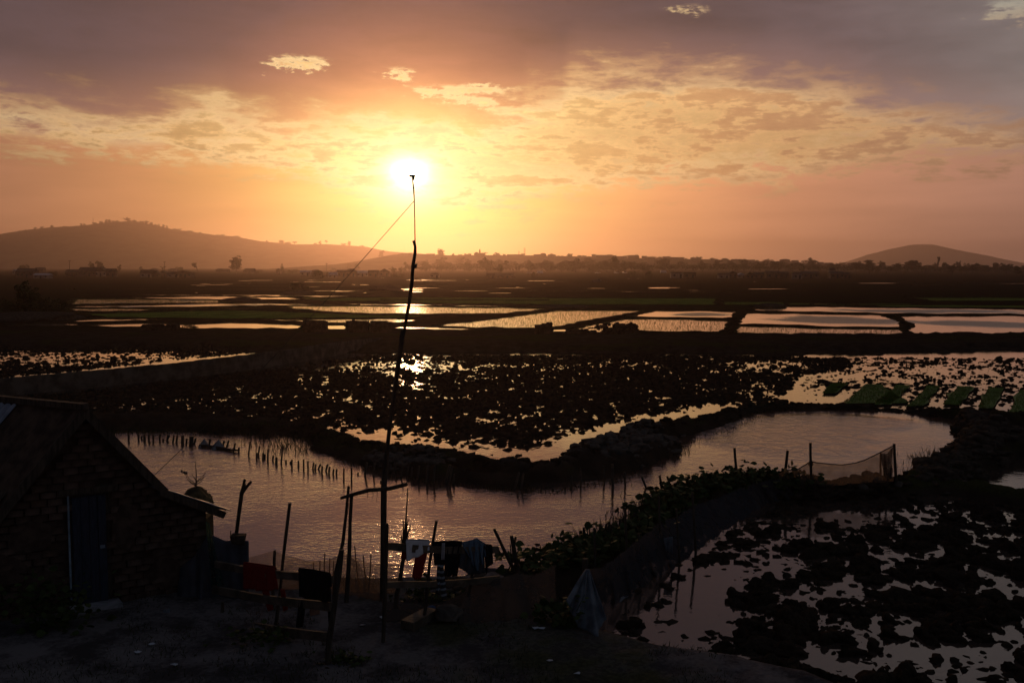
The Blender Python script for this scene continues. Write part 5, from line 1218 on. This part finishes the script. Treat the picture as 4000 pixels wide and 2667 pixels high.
def brick_stack(label, ua, ub, vb, tops, name='brick_stack', gap=0.0):
    # tops: outline heights (v) sampled left to right
    b0, b1 = P(ua, vb, ZW+.35), P(ub, vb, ZW+.35); W = b1[0]-b0[0]; Y = b0[1]; root = empty(name, ((b0[0]+b1[0])/2, Y, ZW+.2)); l0 = np.array(root.location); tag(root, label, 'brick stack', 'brick stacks on the embankment')
    core = MB(l0); mb = MB(l0); bw, bh = .23, .115; n = max(2, int(W/bw))
    for k in range(n):
        x = b0[0] + (k+.5)*W/n; vt = np.interp((k+.5)/n, np.linspace(0,1,len(tops)), tops); zt = PD(2000, vt, Y)[2]; z = ZW + .2; r_ = 0
        if gap == 0: core.box((x, Y+.5, (z+zt)/2 - .06), (W/n, .8, max(.1, zt-z-.14)))
        while z + bh < zt:
            if gap == 0 or r_ % 4 == 0 or random.random() > gap: mb.box((x + (bw*.25 if r_ % 2 else -bw*.1)+random.uniform(-.02,.02), Y + random.uniform(-.03,.03), z+bh/2), (bw-.02, .5, bh-.018), random.gauss(0,.05))
            z += bh; r_ += 1
    o = mb.build('bricks', M_STACK, root); o['kind'] = 'stuff'
    if gap == 0: core.build('core', M_STACK, root)
brick_stack('square brick stack on the embankment nearest the earth wall end', 1185,1274,1290,[1250,1249,1251,1250])
brick_stack('wide square brick stack close beside its twin', 1352,1436,1292,[1249,1247,1249,1250])
brick_stack('square brick stack between its twin and the antenna pole', 1447,1526,1292,[1253,1251,1252,1253])
brick_stack('small brick stack with a stepped top standing alone', 2089,2158,1298,[1264,1263,1257,1257])
brick_stack('open low brick rows beside the ragged stack', 2200,2385,1298,[1288,1286,1284,1282,1272,1262,1258], gap=.35)
brick_stack('ragged broken brick stack with an uneven crest', 2385,2492,1298,[1282,1262,1256,1262,1266,1256,1262,1264])
brick_stack('long low dark brick stack beside the violet pool', 550,691,1285,[1268,1262,1262,1263,1268,1262,1263])
mb = MB(); 
# far shed and heaps
def heap(label, u, vb, w, h, seed, m=M_SOIL):
    p = P(u, vb, ZW); Y = p[1]; s_ = pxw(w, Y)/2; V, F = lump(3, seed, .22, 1.0); mb = MB(p); mb.add([p + np.array([q[0]*s_, q[1]*s_*.8, max(-.02, q[2])*pxw(h, Y)]) for q in V], [tuple(f) for f in F])
    o = mb.build('earth_heap', m, None, True); o.location = tuple(p); tag(o, label, 'earth heap', 'earth heaps on the plain')
heap('long earth heap beside the green strip', 3010,1200,110,16,71); heap('low mound under the lone bush', 1165,1150,150,14,72); heap('flat earth heap between the water strips', 950,1178,160,16,73); heap('broad low heap at the paddy junction', 2190,1200,190,12,74)
heap('mud heap in the middle of the far field', 1510,1135,110,22,75); heap('pale earth heap in the far field', 2330,1103,32,13,76,M_CLAY); heap('dark mound under the shrubs at the edge of the plain', 90,1246,420,34,77)

# ------------------------------------------------------------------ trees
M_FOL = mat('foliage', (0.040, 0.048, 0.018), 0.8, 0.1, 0.4, 1.2)
def tree_template(kind, seed):
    r = np.random.default_rng(seed); random.seed(seed)
    lobes = {'round':[(r.uniform(-.06,.06),0,.52,.22,.30)] + [(r.uniform(-.33,.33), r.uniform(-.25,.25), r.uniform(.20,.90), r.uniform(.08,.18), r.uniform(.07,.14)) for _ in range(13)],
             'tall':[(r.uniform(-.10,.10), r.uniform(-.1,.1), z, .13, .10) for z in (.22,.34,.46,.58,.7,.82,.92)] + [(r.uniform(-.2,.2), r.uniform(-.2,.2), r.uniform(.3,.8), .10, .07) for _ in range(4)],
             'spread':[(r.uniform(-.42,.42), r.uniform(-.3,.3), r.uniform(.62,.88), r.uniform(.12,.2), r.uniform(.06,.12)) for _ in range(9)],
             'scrag':[(r.uniform(-.25,.25), r.uniform(-.2,.2), r.uniform(.45,.95), r.uniform(.07,.12), r.uniform(.05,.09)) for _ in range(7)],
             'bush':[(r.uniform(-.5,.5), r.uniform(-.3,.3), r.uniform(.15,.66), r.uniform(.25,.38), r.uniform(.18,.3)) for _ in range(10)],
             'pine':[(0,0,z,.22*(1.05-z)+.03,.07) for z in (.25,.38,.5,.62,.74,.86,.95)]}[kind]
    n = {'round':1300,'tall':900,'spread':800,'scrag':420,'bush':1300,'pine':560}[kind]; w = np.array([l[3]**2*l[4] for l in lobes]); w = w/w.sum()
    k = r.choice(len(lobes), n, p=w); L_ = np.array(lobes)[k]
    d = r.normal(size=(n,3)); d /= np.linalg.norm(d,axis=1)[:,None]; rr = r.uniform(.45,1.08,n)**.6
    C = np.stack([L_[:,0]+d[:,0]*L_[:,3]*rr, L_[:,1]+d[:,1]*L_[:,3]*rr, L_[:,2]+d[:,2]*L_[:,4]*rr], 1)
    s_ = r.uniform(.018,.042,n)*(1.25 if kind == 'bush' else 1); a = r.normal(size=(n,3)); a /= np.linalg.norm(a,axis=1)[:,None]; b = np.cross(a, r.normal(size=(n,3))); b /= np.linalg.norm(b,axis=1)[:,None]
    V = np.stack([C+a*s_[:,None], C+b*s_[:,None], C-a*s_[:,None]*.9, C-b*s_[:,None]*.9], 1).reshape(-1,3); V[:,2] = np.maximum(V[:,2], .01)
    crown = fast_mesh('crown', V, np.arange(n*4).reshape(-1,4)); crown.materials.append(M_FOL)
    mb = MB(); h = .15 if kind == 'bush' else .62
    mb.tube([(0,0,-.05),(r.normal(0,.012),0,h*.5),(r.normal(0,.02),r.normal(0,.02),h)], [.030,.022,.012] if kind != 'bush' else [.03,.02,.01], 6)
    for l in lobes[:6]: mb.tube([(0,0,h*r.uniform(.5,.9)), ((l[0])*.6, l[1]*.6, l[2]*.85), (l[0],l[1],l[2])], [.012,.009,.004], 4)
    t = mb.build('trunk_source', M_BARK); tm = t.data; bpy.data.objects.remove(t); tm.name = 'trunk'
    return crown, tm
TT_ = {k: [tree_template(k, s + i*10) for i in range(3)] for s, k in enumerate(('round','tall','spread','scrag','bush','pine'))}
random.seed(11)
def tree(kind, label, u, vb, vt, wpx=None, Y=None, group='trees', name=None, cat=None):
    if Y is None: b = P(u, vb, ZW-.03)
    else: b = PD(u, vb, Y)
    t = PD(u, vt, b[1]); H = t[2]-b[2]
    root = empty(name or {'bush':'bush','pine':'conifer'}.get(kind, 'tree'), b, random.uniform(0, 6.28)); tag(root, label, cat or ('bush' if kind == 'bush' else 'tree'), group)
    nat = {'round':.78,'tall':.42,'spread':1.0,'scrag':.6,'bush':1.5,'pine':.45}[kind]; sx = H if wpx is None else pxw(wpx, b[1])/nat
    cr, tr = random.choice(TT_[kind])
    o = bpy.data.objects.new('crown', cr); link(o, root); o.scale = (sx, sx, H); o = bpy.data.objects.new('trunk', tr); link(o, root); o.scale = (sx, sx, H)
    return root
# dark shrubs on the near mound
for i, (k, u, vb, vt, w, lab) in enumerate((('round',95,1240,1096,120,'tall dark tree on the mound at the edge of the plain'),('bush',215,1240,1148,110,'dense dark shrub at the end of the mound'),('bush',20,1242,1160,90,'dark shrub cut by the frame edge'),
      ('bush',155,1242,1168,90,'low shrub between the two dark shrubs'),('scrag',170,1238,1150,50,'thin bare bush on the mound'),('scrag',250,1240,1175,46,'spindly bush at the tip of the mound'),('bush',60,1242,1172,130,'broad low shrub under the tall dark tree'),('round',130,1240,1120,70,'second dark tree close behind the tall one'),('bush',250,1242,1196,60,'ground hugging shrub at the tip of the mound'))):
    tree(k, lab, u, vb, vt, w, group='shrubs on the mound')
tree('bush','dark bush beside the long low brick stack',745,1286,1262,60,group='bushes on the plain')
tree('round','round lone bush on the plain in front of the village',1153,1140,1098,46,group='bushes on the plain'); tree('bush','small bush beside the round lone bush',1197,1132,1113,24,group='bushes on the plain')
# village strip
VT = [('round',925,1065,998,62,'large full tree standing alone at the end of the village'),('scrag',770,1062,1026,40,'ragged tree beside the last village houses'),('round',360,1062,1020,30,'round tree behind the row house'),('round',392,1062,1017,32,'tall crowned tree behind the row house'),
 ('tall',467,1062,1035,14,'single slim tree between the house groups'),('bush',95,1062,1030,60,'hazy tree clump behind the tin roof house'),('bush',208,1085,1055,36,'spiky bush between village houses'),('tall',552,1060,1042,16,'small tree left of the gabled houses'),('scrag',636,1060,1038,22,'thin tree by the utility pole'),
 ('bush',700,1060,1040,40,'low tree over the hazy roofs'),('pine',1102,1066,1030,22,'pointed conifer behind the village sheds'),('bush',1140,1068,1048,60,'low bushes behind the village sheds'),('bush',1005,1066,1052,60,'low bush right of the large full tree'),('tall',1365,1056,1030,18,'slim tree above the village roofs'),('tall',1395,1058,1032,24,'double tree above the village roofs'),
 ('bush',1300,1062,1044,24,'shrub left of the slim tree'),('round',1537,1072,1040,28,'round tree at the village end'),('round',1565,1070,1040,22,'second round tree at the village end'),('tall',1585,1066,1024,18,'tall poplar behind the antenna pole'),('scrag',1600,1066,1034,20,'ragged tree behind the antenna pole'),
 ('bush',1250,1090,1052,70,'dark bushes in front of the village houses'),('bush',1560,1085,1064,60,'low scrub at the end of the village')]
for k, u, vb, vt, w, lab in VT: tree(k, lab, u, vb, vt, w, group='trees of the village')
# tree belt under the town, denser to the right
belt = []
for u, vb, vt, w, k in ((1660,1062,1026,40,'round'),(1720,1062,1025,26,'tall'),(1752,1062,1032,24,'round'),(1830,1062,1040,40,'bush'),(1850,1060,1030,30,'tall'),(1905,1066,1018,60,'round'),(1955,1070,1038,46,'round'),(2020,1060,1038,16,'tall'),(2075,1064,1026,56,'round'),(2135,1064,1018,60,'round'),
    (2195,1064,1022,60,'round'),(2250,1064,1022,66,'round'),(2320,1064,1040,50,'bush'),(2370,1064,1016,50,'round'),(2400,1064,1014,50,'round'),(2440,1064,1018,48,'round'),(2520,1064,1036,56,'bush'),(2590,1060,1022,40,'tall'),(2085,1084,1062,20,'bush'),(2470,1080,1056,26,'bush'),(2535,1082,1058,30,'bush'),
    (2745,1058,1030,46,'round'),(2800,1058,1028,22,'tall'),(2850,1058,1034,30,'round'),(2885,1058,1036,26,'round'),(2960,1058,1048,16,'pine'),(3005,1058,1046,26,'bush'),(3040,1060,1028,48,'round'),(3080,1058,1036,22,'tall'),(3135,1064,1038,22,'tall'),(3170,1058,1012,58,'round'),(3230,1056,1040,30,'tall'),(3395,1066,1026,28,'tall'),(3428,1066,1042,20,'tall'),
    (3480,1070,1046,30,'scrag'),(3500,1066,1044,24,'tall'),(3545,1060,1024,26,'tall'),(3578,1066,1026,28,'scrag'),(3620,1066,1052,22,'bush'),(3660,1062,1018,22,'scrag'),(3675,1070,1044,26,'scrag'),(3720,1070,1034,52,'round'),(3760,1068,1038,40,'round'),(3800,1068,1034,50,'round'),(3850,1068,1040,40,'round'),(3885,1066,1038,30,'tall'),(3930,1068,1036,60,'round'),(3975,1078,1042,34,'tall'),(3320,1058,1038,20,'tall'),(3360,1058,1036,26,'tall')):
    belt.append((u, vb, vb - (vb - vt)*random.uniform(1.0, 1.4), w*random.uniform(.9, 1.2), k))
belt.sort()
for i, (u, vb, vt, w, k) in enumerate(belt):
    tree(k, f'{ordinal(i)} {dict(round="round hazy tree",tall="slim hazy tree",bush="low hazy bush",scrag="ragged hazy tree",pine="small conifer")[k]} along the belt below the town, counted from the sun side', u, vb, vt, w, group='tree belt under the town')
# hazy mass of trees on the town slope
k_ = 0
for Y_, v0, dv, n, w in ((1000,1050,0,46,(30,60)),(1250,1030,0,50,(24,52))):
    for i in range(n):
        u = 1620 + (2560)*(i + random.random())/n; vb = np.interp(u, [1500,2400,3200,4000], [1054,1052,1052,1058]) - (14 if Y_ > 1100 else 0)*np.interp(u, [1500,3000,3600],[1,.8,.2]); hgt = random.uniform(14,36)
        tree(random.choice(('round','bush','round','tall')), f'{ordinal(i)} faint tree in the {"upper" if Y_ > 1100 else "lower"} row on the hazy town slope, counted from the sun', u, vb, vb-hgt, random.uniform(*w), Y=Y_ + random.uniform(-60,60), group='faint trees on the town slope')
# scrub filling the belt and the slope
C = []
for _ in range(2600):
    u = random.uniform(1600, 4150); Y_ = random.uniform(880, 1300); v = np.interp(u, [1500,2400,3200,4200], [1052,1050,1052,1058]) - (Y_-880)*.03*np.interp(u, [1500,3000,3600],[1,.8,.1]); C.append(PD(u, v - random.uniform(0,7), Y_))
leaf = MB(); C = np.array(C); n_ = 15000; c_ = C[rng.integers(0, len(C), n_)] + rng.normal(0,1,(n_,3))*np.array([3.2,3,1.1]); a_ = rng.normal(size=(n_,3)); a_ /= np.linalg.norm(a_,axis=1)[:,None]; b_ = np.cross(a_, rng.normal(size=(n_,3))); b_ /= np.linalg.norm(b_,axis=1)[:,None]; ss = rng.uniform(.35,.95,n_)[:,None]
V = np.stack([c_+a_*ss, c_+b_*ss, c_-a_*ss, c_-b_*ss],1).reshape(-1,3)
o = obj('scrub', fast_mesh('scrub', V, np.arange(n_*4).reshape(-1,4)), M_FOL); tag(o, 'hazy mass of scrub and hedges under the town', kind='stuff')
# crest trees of the left hill
CR = [(28,8,30,'bush'),(85,7,24,'bush'),(105,6,20,'bush'),(138,9,12,'tall'),(163,10,16,'round'),(202,9,20,'round'),(252,4,16,'bush'),(318,9,10,'tall'),(330,7,10,'tall'),(372,8,20,'round'),(395,10,22,'round'),(415,14,16,'pine'),(428,12,18,'round'),(450,8,30,'bush'),(498,16,26,'round'),(520,6,30,'bush'),(555,8,24,'bush'),(572,12,20,'round'),
      (592,10,22,'round'),(612,8,26,'bush'),(638,10,14,'tall'),(652,12,12,'pine'),(690,6,40,'bush'),(740,5,40,'bush'),(784,5,16,'bush'),(860,5,40,'bush'),(925,5,40,'bush'),(1042,6,14,'pine'),(1098,13,30,'round'),(1125,9,30,'bush'),(1150,12,30,'spread'),(1232,7,16,'bush'),(1250,13,12,'tall'),(1275,17,14,'spread'),(1342,10,24,'bush'),(1365,18,18,'round'),(1415,6,20,'bush')]
for i, (u, h, w, k) in enumerate(CR):
    v = np.interp(u, [p[0] for p in HILL_L], [p[1] for p in HILL_L]); tree(k, f'{ordinal(i)} tiny tree along the crest of the long hill, counted from the frame edge', u, v+3, v-h, w, Y=3600, group='trees on the hill crest')
tree('round','round tree standing out on the town ridge near the sun',1720,1004,970,36,Y=1860,group='trees on the town ridge'); tree('round','single tree against the lower end of the long hill',1490,1010,976,22,Y=2300,group='trees on the town ridge')
for i in range(70):
    u = 1560 + 1900*(i + random.random())/70; v = np.interp(u, [p[0] for p in HILL_T], [p[1] for p in HILL_T]); tree(random.choice(('round','bush','round')), f'{ordinal(i)} hazy tree on the town ridge skyline, counted from the sun', u, v+5, v-random.uniform(2,12), random.uniform(14,34), Y=1860, group='trees on the town ridge')

# ------------------------------------------------------------------ houses
M_HW = [mat('village_wall', (0.11,0.075,0.058), .9, .1, .3, .5), mat('pale_wall', (0.20,0.17,0.15), .9, .1, .25, .5), mat('dark_wall', (0.075,0.055,0.045), .9, .1, .3, .5)]
M_HR = [mat('village_roof', (0.055,0.040,0.034), .8, .15, .3, .5), mat('pale_tin_roof', (0.24,0.27,0.31), .45, .4, .2, .5, metallic=.3), mat('red_roof', (0.10,0.045,0.030), .85, .1, .3, .5)]
M_WIN = mat('dark_window', (0.012,0.012,0.014), .4, .4, .2, 1.0)
def far_house(label, ua, ub, vb, veave, vtop, Y=None, wall=0, roof=0, style='side', group='village houses', floors=1, name='village_house'):
    b0 = P(ua, vb, ZW-.03) if Y is None else PD(ua, vb, Y); Y_ = b0[1]; b1 = PD(ub, vb, Y_); W = b1[0]-b0[0]; ze = PD(2000, veave, Y_)[2]; zt = PD(2000, vtop, Y_)[2]; z0 = b0[2]; D = max(3.5, min(W*.7, 9)); cx = (b0[0]+b1[0])/2
    root = empty(name, (cx, Y_, z0)); tag(root, label, 'house', group); l0 = np.array(root.location)
    mb = MB(l0); mb.box((cx, Y_+D/2, (z0-.6+ze)/2), (W, D, ze-z0+.6)); mb.build('wall', M_HW[wall], root)
    mb = MB(l0); ov = .25
    if style == 'side': mb.prism([(cx-W/2-ov, Y_-ov, ze), (cx-W/2-ov, Y_+D/2, zt), (cx-W/2-ov, Y_+D+ov, ze)], (W+2*ov, 0, 0))
    elif style == 'gable':
        mb.prism([(cx-W/2-ov, Y_-ov, ze), (cx, Y_-ov, zt), (cx+W/2+ov, Y_-ov, ze)], (0, D+2*ov, 0))
    elif style == 'hip':
        mb.add([(cx-W/2-ov,Y_-ov,ze),(cx+W/2+ov,Y_-ov,ze),(cx+W/2+ov,Y_+D+ov,ze),(cx-W/2-ov,Y_+D+ov,ze),(cx-W*.22,Y_+D/2,zt),(cx+W*.22,Y_+D/2,zt)], [(0,1,5,4),(1,2,5),(2,3,4,5),(3,0,4),(3,2,1,0)])
    else: mb.box((cx, Y_+D/2, (ze+zt)/2), (W+.3, D+.3, max(.3, zt-ze)))
    mb.build('roof', M_HR[roof], root)
    fh = (ze-z0)/floors; nw = max(2, min(4, int(W/2.2)))
    for f in range(floors):
        for k in range(nw):
            x = cx - W/2 + (k+.5)*W/nw
            isd = (f == 0 and k == nw//2)
            w_, h_ = (.9, min(2.0, fh*.75)) if isd else (.9, min(1.1, fh*.4)); zc = z0 + f*fh + (h_/2 if isd else fh*.55)
            m2 = MB(l0); m2.box((x, Y_-.02, zc), (w_, .12, h_)); m2.build('door' if isd else 'window', M_WIN, root)
    return root
VH = [(48,66,1072,1058,1052,1,1,'gable','small shed with a bright tin roof'),(62,130,1086,1060,1048,0,0,'side','gabled house with a tin patched roof under the hill'),(135,170,1066,1052,1044,0,0,'side','hazy house behind the tin patched house'),(130,188,1088,1074,1068,1,1,'side','low house with a pale tin roof in front'),
 (254,310,1082,1064,1053,2,0,'side','plain house left of the tall row house'),(306,375,1080,1058,1043,0,0,'side','tall row house with a long roof ridge'),(370,416,1080,1060,1042,1,0,'gable','gabled wing of the row house'),(414,450,1082,1062,1049,0,0,'side','low end house of the row'),
 (546,594,1084,1068,1054,1,0,'side','house with a broad dark roof by the utility pole'),(592,622,1084,1070,1056,2,0,'gable','narrow gabled house beside the broad roof'),(620,650,1082,1068,1056,0,0,'gable','second narrow gabled house'),(652,700,1084,1072,1061,1,0,'side','low dusty house in the middle of the group'),(682,748,1084,1066,1055,0,2,'gable','brown house with a gable toward the fields'),
 (583,613,1060,1053,1047,0,0,'hip','far roof behind the gabled houses'),(655,690,1062,1054,1048,0,0,'hip','hazy hipped roof behind the brown house'),(842,874,1064,1054,1049,2,0,'hip','small house left of the large full tree'),(870,894,1064,1055,1050,0,0,'side','small lean house by the large full tree'),(950,992,1066,1055,1049,0,0,'hip','house right of the large full tree'),
 (955,992,1068,1056,1048,0,0,'side','low house behind the conifer'),(1078,1096,1070,1055,1048,0,0,'gable','gabled shed left of the conifer'),(1172,1212,1078,1062,1056,1,1,'side','long shed with a pale roof'),(1212,1252,1076,1060,1053,2,0,'hip','hazy house behind the dark bushes'),(1282,1315,1084,1074,1063,1,1,'side','bright tin roofed shed in the sun haze'),(1316,1352,1082,1064,1054,0,0,'side','house beside the bright tin shed'),
 (1348,1392,1082,1062,1049,0,0,'hip','taller house with a hipped roof below the sun'),(1392,1440,1080,1066,1057,1,1,'side','long low house with a pale roof below the sun'),(1438,1478,1082,1066,1055,0,0,'side','last long house below the sun'),(1480,1522,1080,1062,1049,0,0,'gable','gabled house at the village end'),
 (1679,1716,1085,1072,1064,1,0,'hip','lone hipped shed past the antenna pole'),(1902,1932,1086,1076,1066,0,0,'side','low house under the belt tree'),(1935,2010,1086,1076,1067,0,0,'side','long ruin like house under the tree belt'),(2103,2120,1070,1066,1062,1,1,'side','small white shed by the road'),(2622,2672,1086,1066,1063,1,0,'flat','flat roofed concrete house under the tree belt'),(2672,2718,1088,1068,1064,0,0,'flat','unfinished brick house beside the concrete house'),
 (2808,2850,1088,1074,1066,1,0,'side','low house left of the white gable'),(2845,2880,1086,1068,1058,0,0,'gable','brown gabled house beside the white gable'),(2880,2914,1086,1074,1066,1,1,'gable','small house with a white gable'),(2915,2945,1088,1072,1062,0,0,'gable','dark gabled house right of the white gable'),(2945,2985,1088,1072,1063,0,0,'side','low brown house in the dark row'),
 (2994,3045,1088,1066,1058,0,0,'side','wide brown house in the dark row'),(3045,3080,1088,1068,1061,2,0,'side','dark house beside the wide brown house'),(3100,3132,1090,1070,1062,1,0,'side','pale house left of the long ridge'),(3135,3200,1088,1068,1060,0,0,'side','long ridged house at the end of the dark row'),(3240,3262,1076,1056,1046,1,0,'flat','small tower house above the long ridge'),(3245,3298,1088,1068,1060,0,0,'side','house under the small tower house'),(3295,3325,1088,1072,1064,0,0,'hip','low last house of the dark row'),(2320,2346,1102,1098,1094,1,1,'side','tiny white field hut in the dark paddies')]
for ua, ub, vb, ve, vt, w, r_, st, lab in VH: far_house(lab, ua, ub, vb, ve, vt, None, w, r_, st)
TH = [(1545,1590,1004,995,988,0,0,'hip'),(1665,1698,1004,990,987,0,0,'side'),(1702,1760,1040,1018,1010,0,0,'side'),(1800,1868,1036,1014,1010,0,0,'flat'),(1895,1950,1018,1010,1005,1,0,'side'),(1980,2040,1005,995,990,0,0,'flat'),(2030,2070,1005,1000,995,0,0,'side'),(2085,2118,1003,996,989,0,0,'side'),(2110,2134,1002,989,982,2,0,'hip'),(2140,2165,1004,996,990,0,0,'side'),
      (2150,2180,1012,1007,1002,0,0,'hip'),(2180,2215,1012,1008,1002,1,0,'side'),(2240,2290,1018,1010,1004,0,0,'side'),(2312,2326,1004,990,987,0,0,'flat'),(2328,2372,1005,996,990,0,0,'side'),(2365,2400,1006,994,988,0,0,'hip'),(2405,2440,1010,1002,996,0,0,'side'),(2438,2482,1026,1010,1005,1,0,'side'),(2455,2480,1010,996,990,0,0,'side'),(2478,2496,1006,994,988,0,0,'hip'),(2508,2525,1008,1000,994,0,0,'side'),(2530,2560,1010,1004,998,0,0,'flat'),
      (2590,2620,1012,1004,996,0,0,'side'),(2620,2650,1024,1006,1000,0,0,'flat'),(2645,2672,1030,1008,1000,0,0,'flat'),(2670,2708,1040,1020,1016,1,0,'flat'),(2700,2730,1014,1008,1002,0,0,'side'),(2775,2805,1018,1012,1008,1,0,'side'),(2820,2846,1016,1010,1004,0,0,'hip'),(2860,2900,1020,1014,1008,0,0,'side'),(2920,2950,1020,1014,1010,1,0,'side'),(3050,3086,1022,1008,1004,0,0,'hip'),(3095,3120,1024,1016,1010,0,0,'side'),(3196,3218,1030,1022,1018,1,0,'side'),(3225,3256,1032,1026,1021,1,0,'side'),(3315,3342,1034,1026,1021,0,0,'side'),(3345,3375,1034,1028,1023,0,0,'flat')]
TH.sort()
for i, (ua, ub, vb, ve, vt, w, r_, st) in enumerate(TH):
    vr = np.interp((ua+ub)/2, [p[0] for p in HILL_T], [p[1] for p in HILL_T]); sh = lambda v: v if v > vr+6 else vr + 6 - (vr + 6 - v)*.72
    far_house(f'{ordinal(i)} hazy town house along the ridge, counted from the sun', ua, ub, vb+8, sh(ve), sh(vt), 1820, w, r_, st, 'town houses on the ridge', 2, 'town_house')
# church
ch = empty('church', PD(1868, 1000, 1800)); tag(ch, 'small church with a pointed steeple on the town ridge', 'church'); lc = np.array(ch.location)
def cb(nm, ua, ub, va, vb, D, m): mb = MB(lc); p, q = PD(ua, va, 1800), PD(ub, vb, 1800); mb.box(((p[0]+q[0])/2, 1800+D/2, (p[2]+q[2])/2), (abs(q[0]-p[0]), D, abs(p[2]-q[2]))); return mb.build(nm, m, ch)
cb('nave', 1852, 1892, 1010, 990, 12, M_HW[0]); mb = MB(lc); a, b, c = PD(1850,990,1799), PD(1861,984,1799), PD(1874,990,1799); mb.prism([a, b, c], (0,14,0)); mb.build('roof', M_HR[0], ch)
cb('tower', 1871, 1877, 1000, 978, 3, M_HW[0]); mb = MB(lc); a, b = PD(1871,979,1800), PD(1877,979,1800); t = PD(1874,971,1801.5); mb.add([a, b, b+[0,3,0], a+[0,3,0], t], [(0,1,4),(1,2,4),(2,3,4),(3,0,4),(3,2,1,0)]); mb.build('steeple', M_HR[0], ch)
# masts and utility poles
def mast(label, u, vb, vt, Y, w, name='lattice_mast'):
    b, t = PD(u, vb, Y), PD(u, vt, Y); root = empty(name, b); tag(root, label, 'mast', 'masts'); mb = MB(b); s_ = w
    for dx, dy in ((-1,-1),(1,-1),(1,1),(-1,1)): mb.tube([b + [dx*s_,dy*s_,-1], t + [dx*s_*.6,dy*s_*.6,0]], .16, 4)
    mb.build('frame', M_WIRE, root); mb = MB(b); n = 9
    for i in range(n):
        p = b + (t-b)*i/n; q = b + (t-b)*(i+1)/n; mb.tube([p + [-s_,0,0], q + [s_,0,0]], .10, 4); mb.tube([p + [s_,0,0], q + [-s_,0,0]], .10, 4)
    mb.build('bracing', M_WIRE, root); return root
mast('lattice mast on the crest of the long hill', 363, 880, 852, 3600, 1.3); mast('lattice mast beside the town trees', 2049, 1000, 968, 1820, 1.4); mast('short mast on the roofs left of the lattice mast', 2027, 1000, 980, 1820, .6)
for u, vb, vt, lab in ((272,1055,1017,'utility pole behind the plain house'),(643,1058,1021,'utility pole behind the gabled houses'),(1276,1060,1028,'utility pole above the bright tin shed'),(1863,1060,1032,'utility pole in the tree belt haze'),(2930,1060,1042,'utility pole behind the dark house row'),(3615,1066,1050,'utility pole before the distant hill')):
    b = PD(u, vb, 800); t = PD(u, vt, 800); root = empty('utility_pole', b); tag(root, lab, 'pole', 'utility poles'); mb = MB(b); mb.tube([b - [0,0,1], t], [.22,.16], 6); mb.build('shaft', M_WOOD, root); mb = MB(b); mb.beam(t + [-1,0,-.5], t + [1,0,-.5], .16, .2); mb.build('crossarm', M_WOOD, root)
    for dx in (-.8,0,.8): mb = MB(b); mb.tube([t + [dx,0,-.4], t + [dx,0,.05]], .08, 5); mb.build('insulator', M_WIRE, root)
# cars on the far road
M_CAR = mat('white_car_paint', (.5,.5,.5), .35, .5, .05, 1.0); M_TYRE = mat('tyre', (.015,.015,.015), .9, .1, .1, 1.0)
def car(label, u, vb, L_=4.2, h=1.45, van=False):
    b = P(u, vb, ZW-.03); root = empty('parked_car', b); tag(root, label, 'van' if van else 'car', 'vehicles on the far road')
    mb = MB(); mb.prism([(-L_/2,-.8,.35),(-L_/2,-.8,.85),(-L_*.28,-.8,.92),(L_/2*.95,-.8,.85),(L_/2,-.8,.4)], (0,1.6,0)); mb.build('body', M_CAR, root)
    mb = MB(); x0, x1 = (-L_*.46, L_*.40) if van else (-L_*.36, L_*.24); mb.prism([(x0,-.72,.86),(x0+.25,-.72,h),(x1-.45,-.72,h),(x1,-.72,.86)], (0,1.44,0)); mb.build('cabin', M_CAR if van else M_WIN, root)
    for x in (-L_*.3, L_*.3):
        for y in (-.8,.8): mb = MB(); mb.tube([(x,y-.1,.32),(x,y+.1,.32)], .32, 12, 0); mb.build('wheel', M_TYRE, root)
for u, v, lab, van in ((2068,1069,'white car beside the small white shed',False),(2110,1068,'white van on the far road under the belt',True),(2335,1069,'pale car between two tree clumps',False),(2408,1068,'pale car below the dense trees',False),(2440,1068,'second pale car below the dense trees',False),(2592,1067,'white lorry left of the concrete house',True)): car(lab, u, v, 6.0 if van else 4.2, 2.4 if van else 1.45, van)
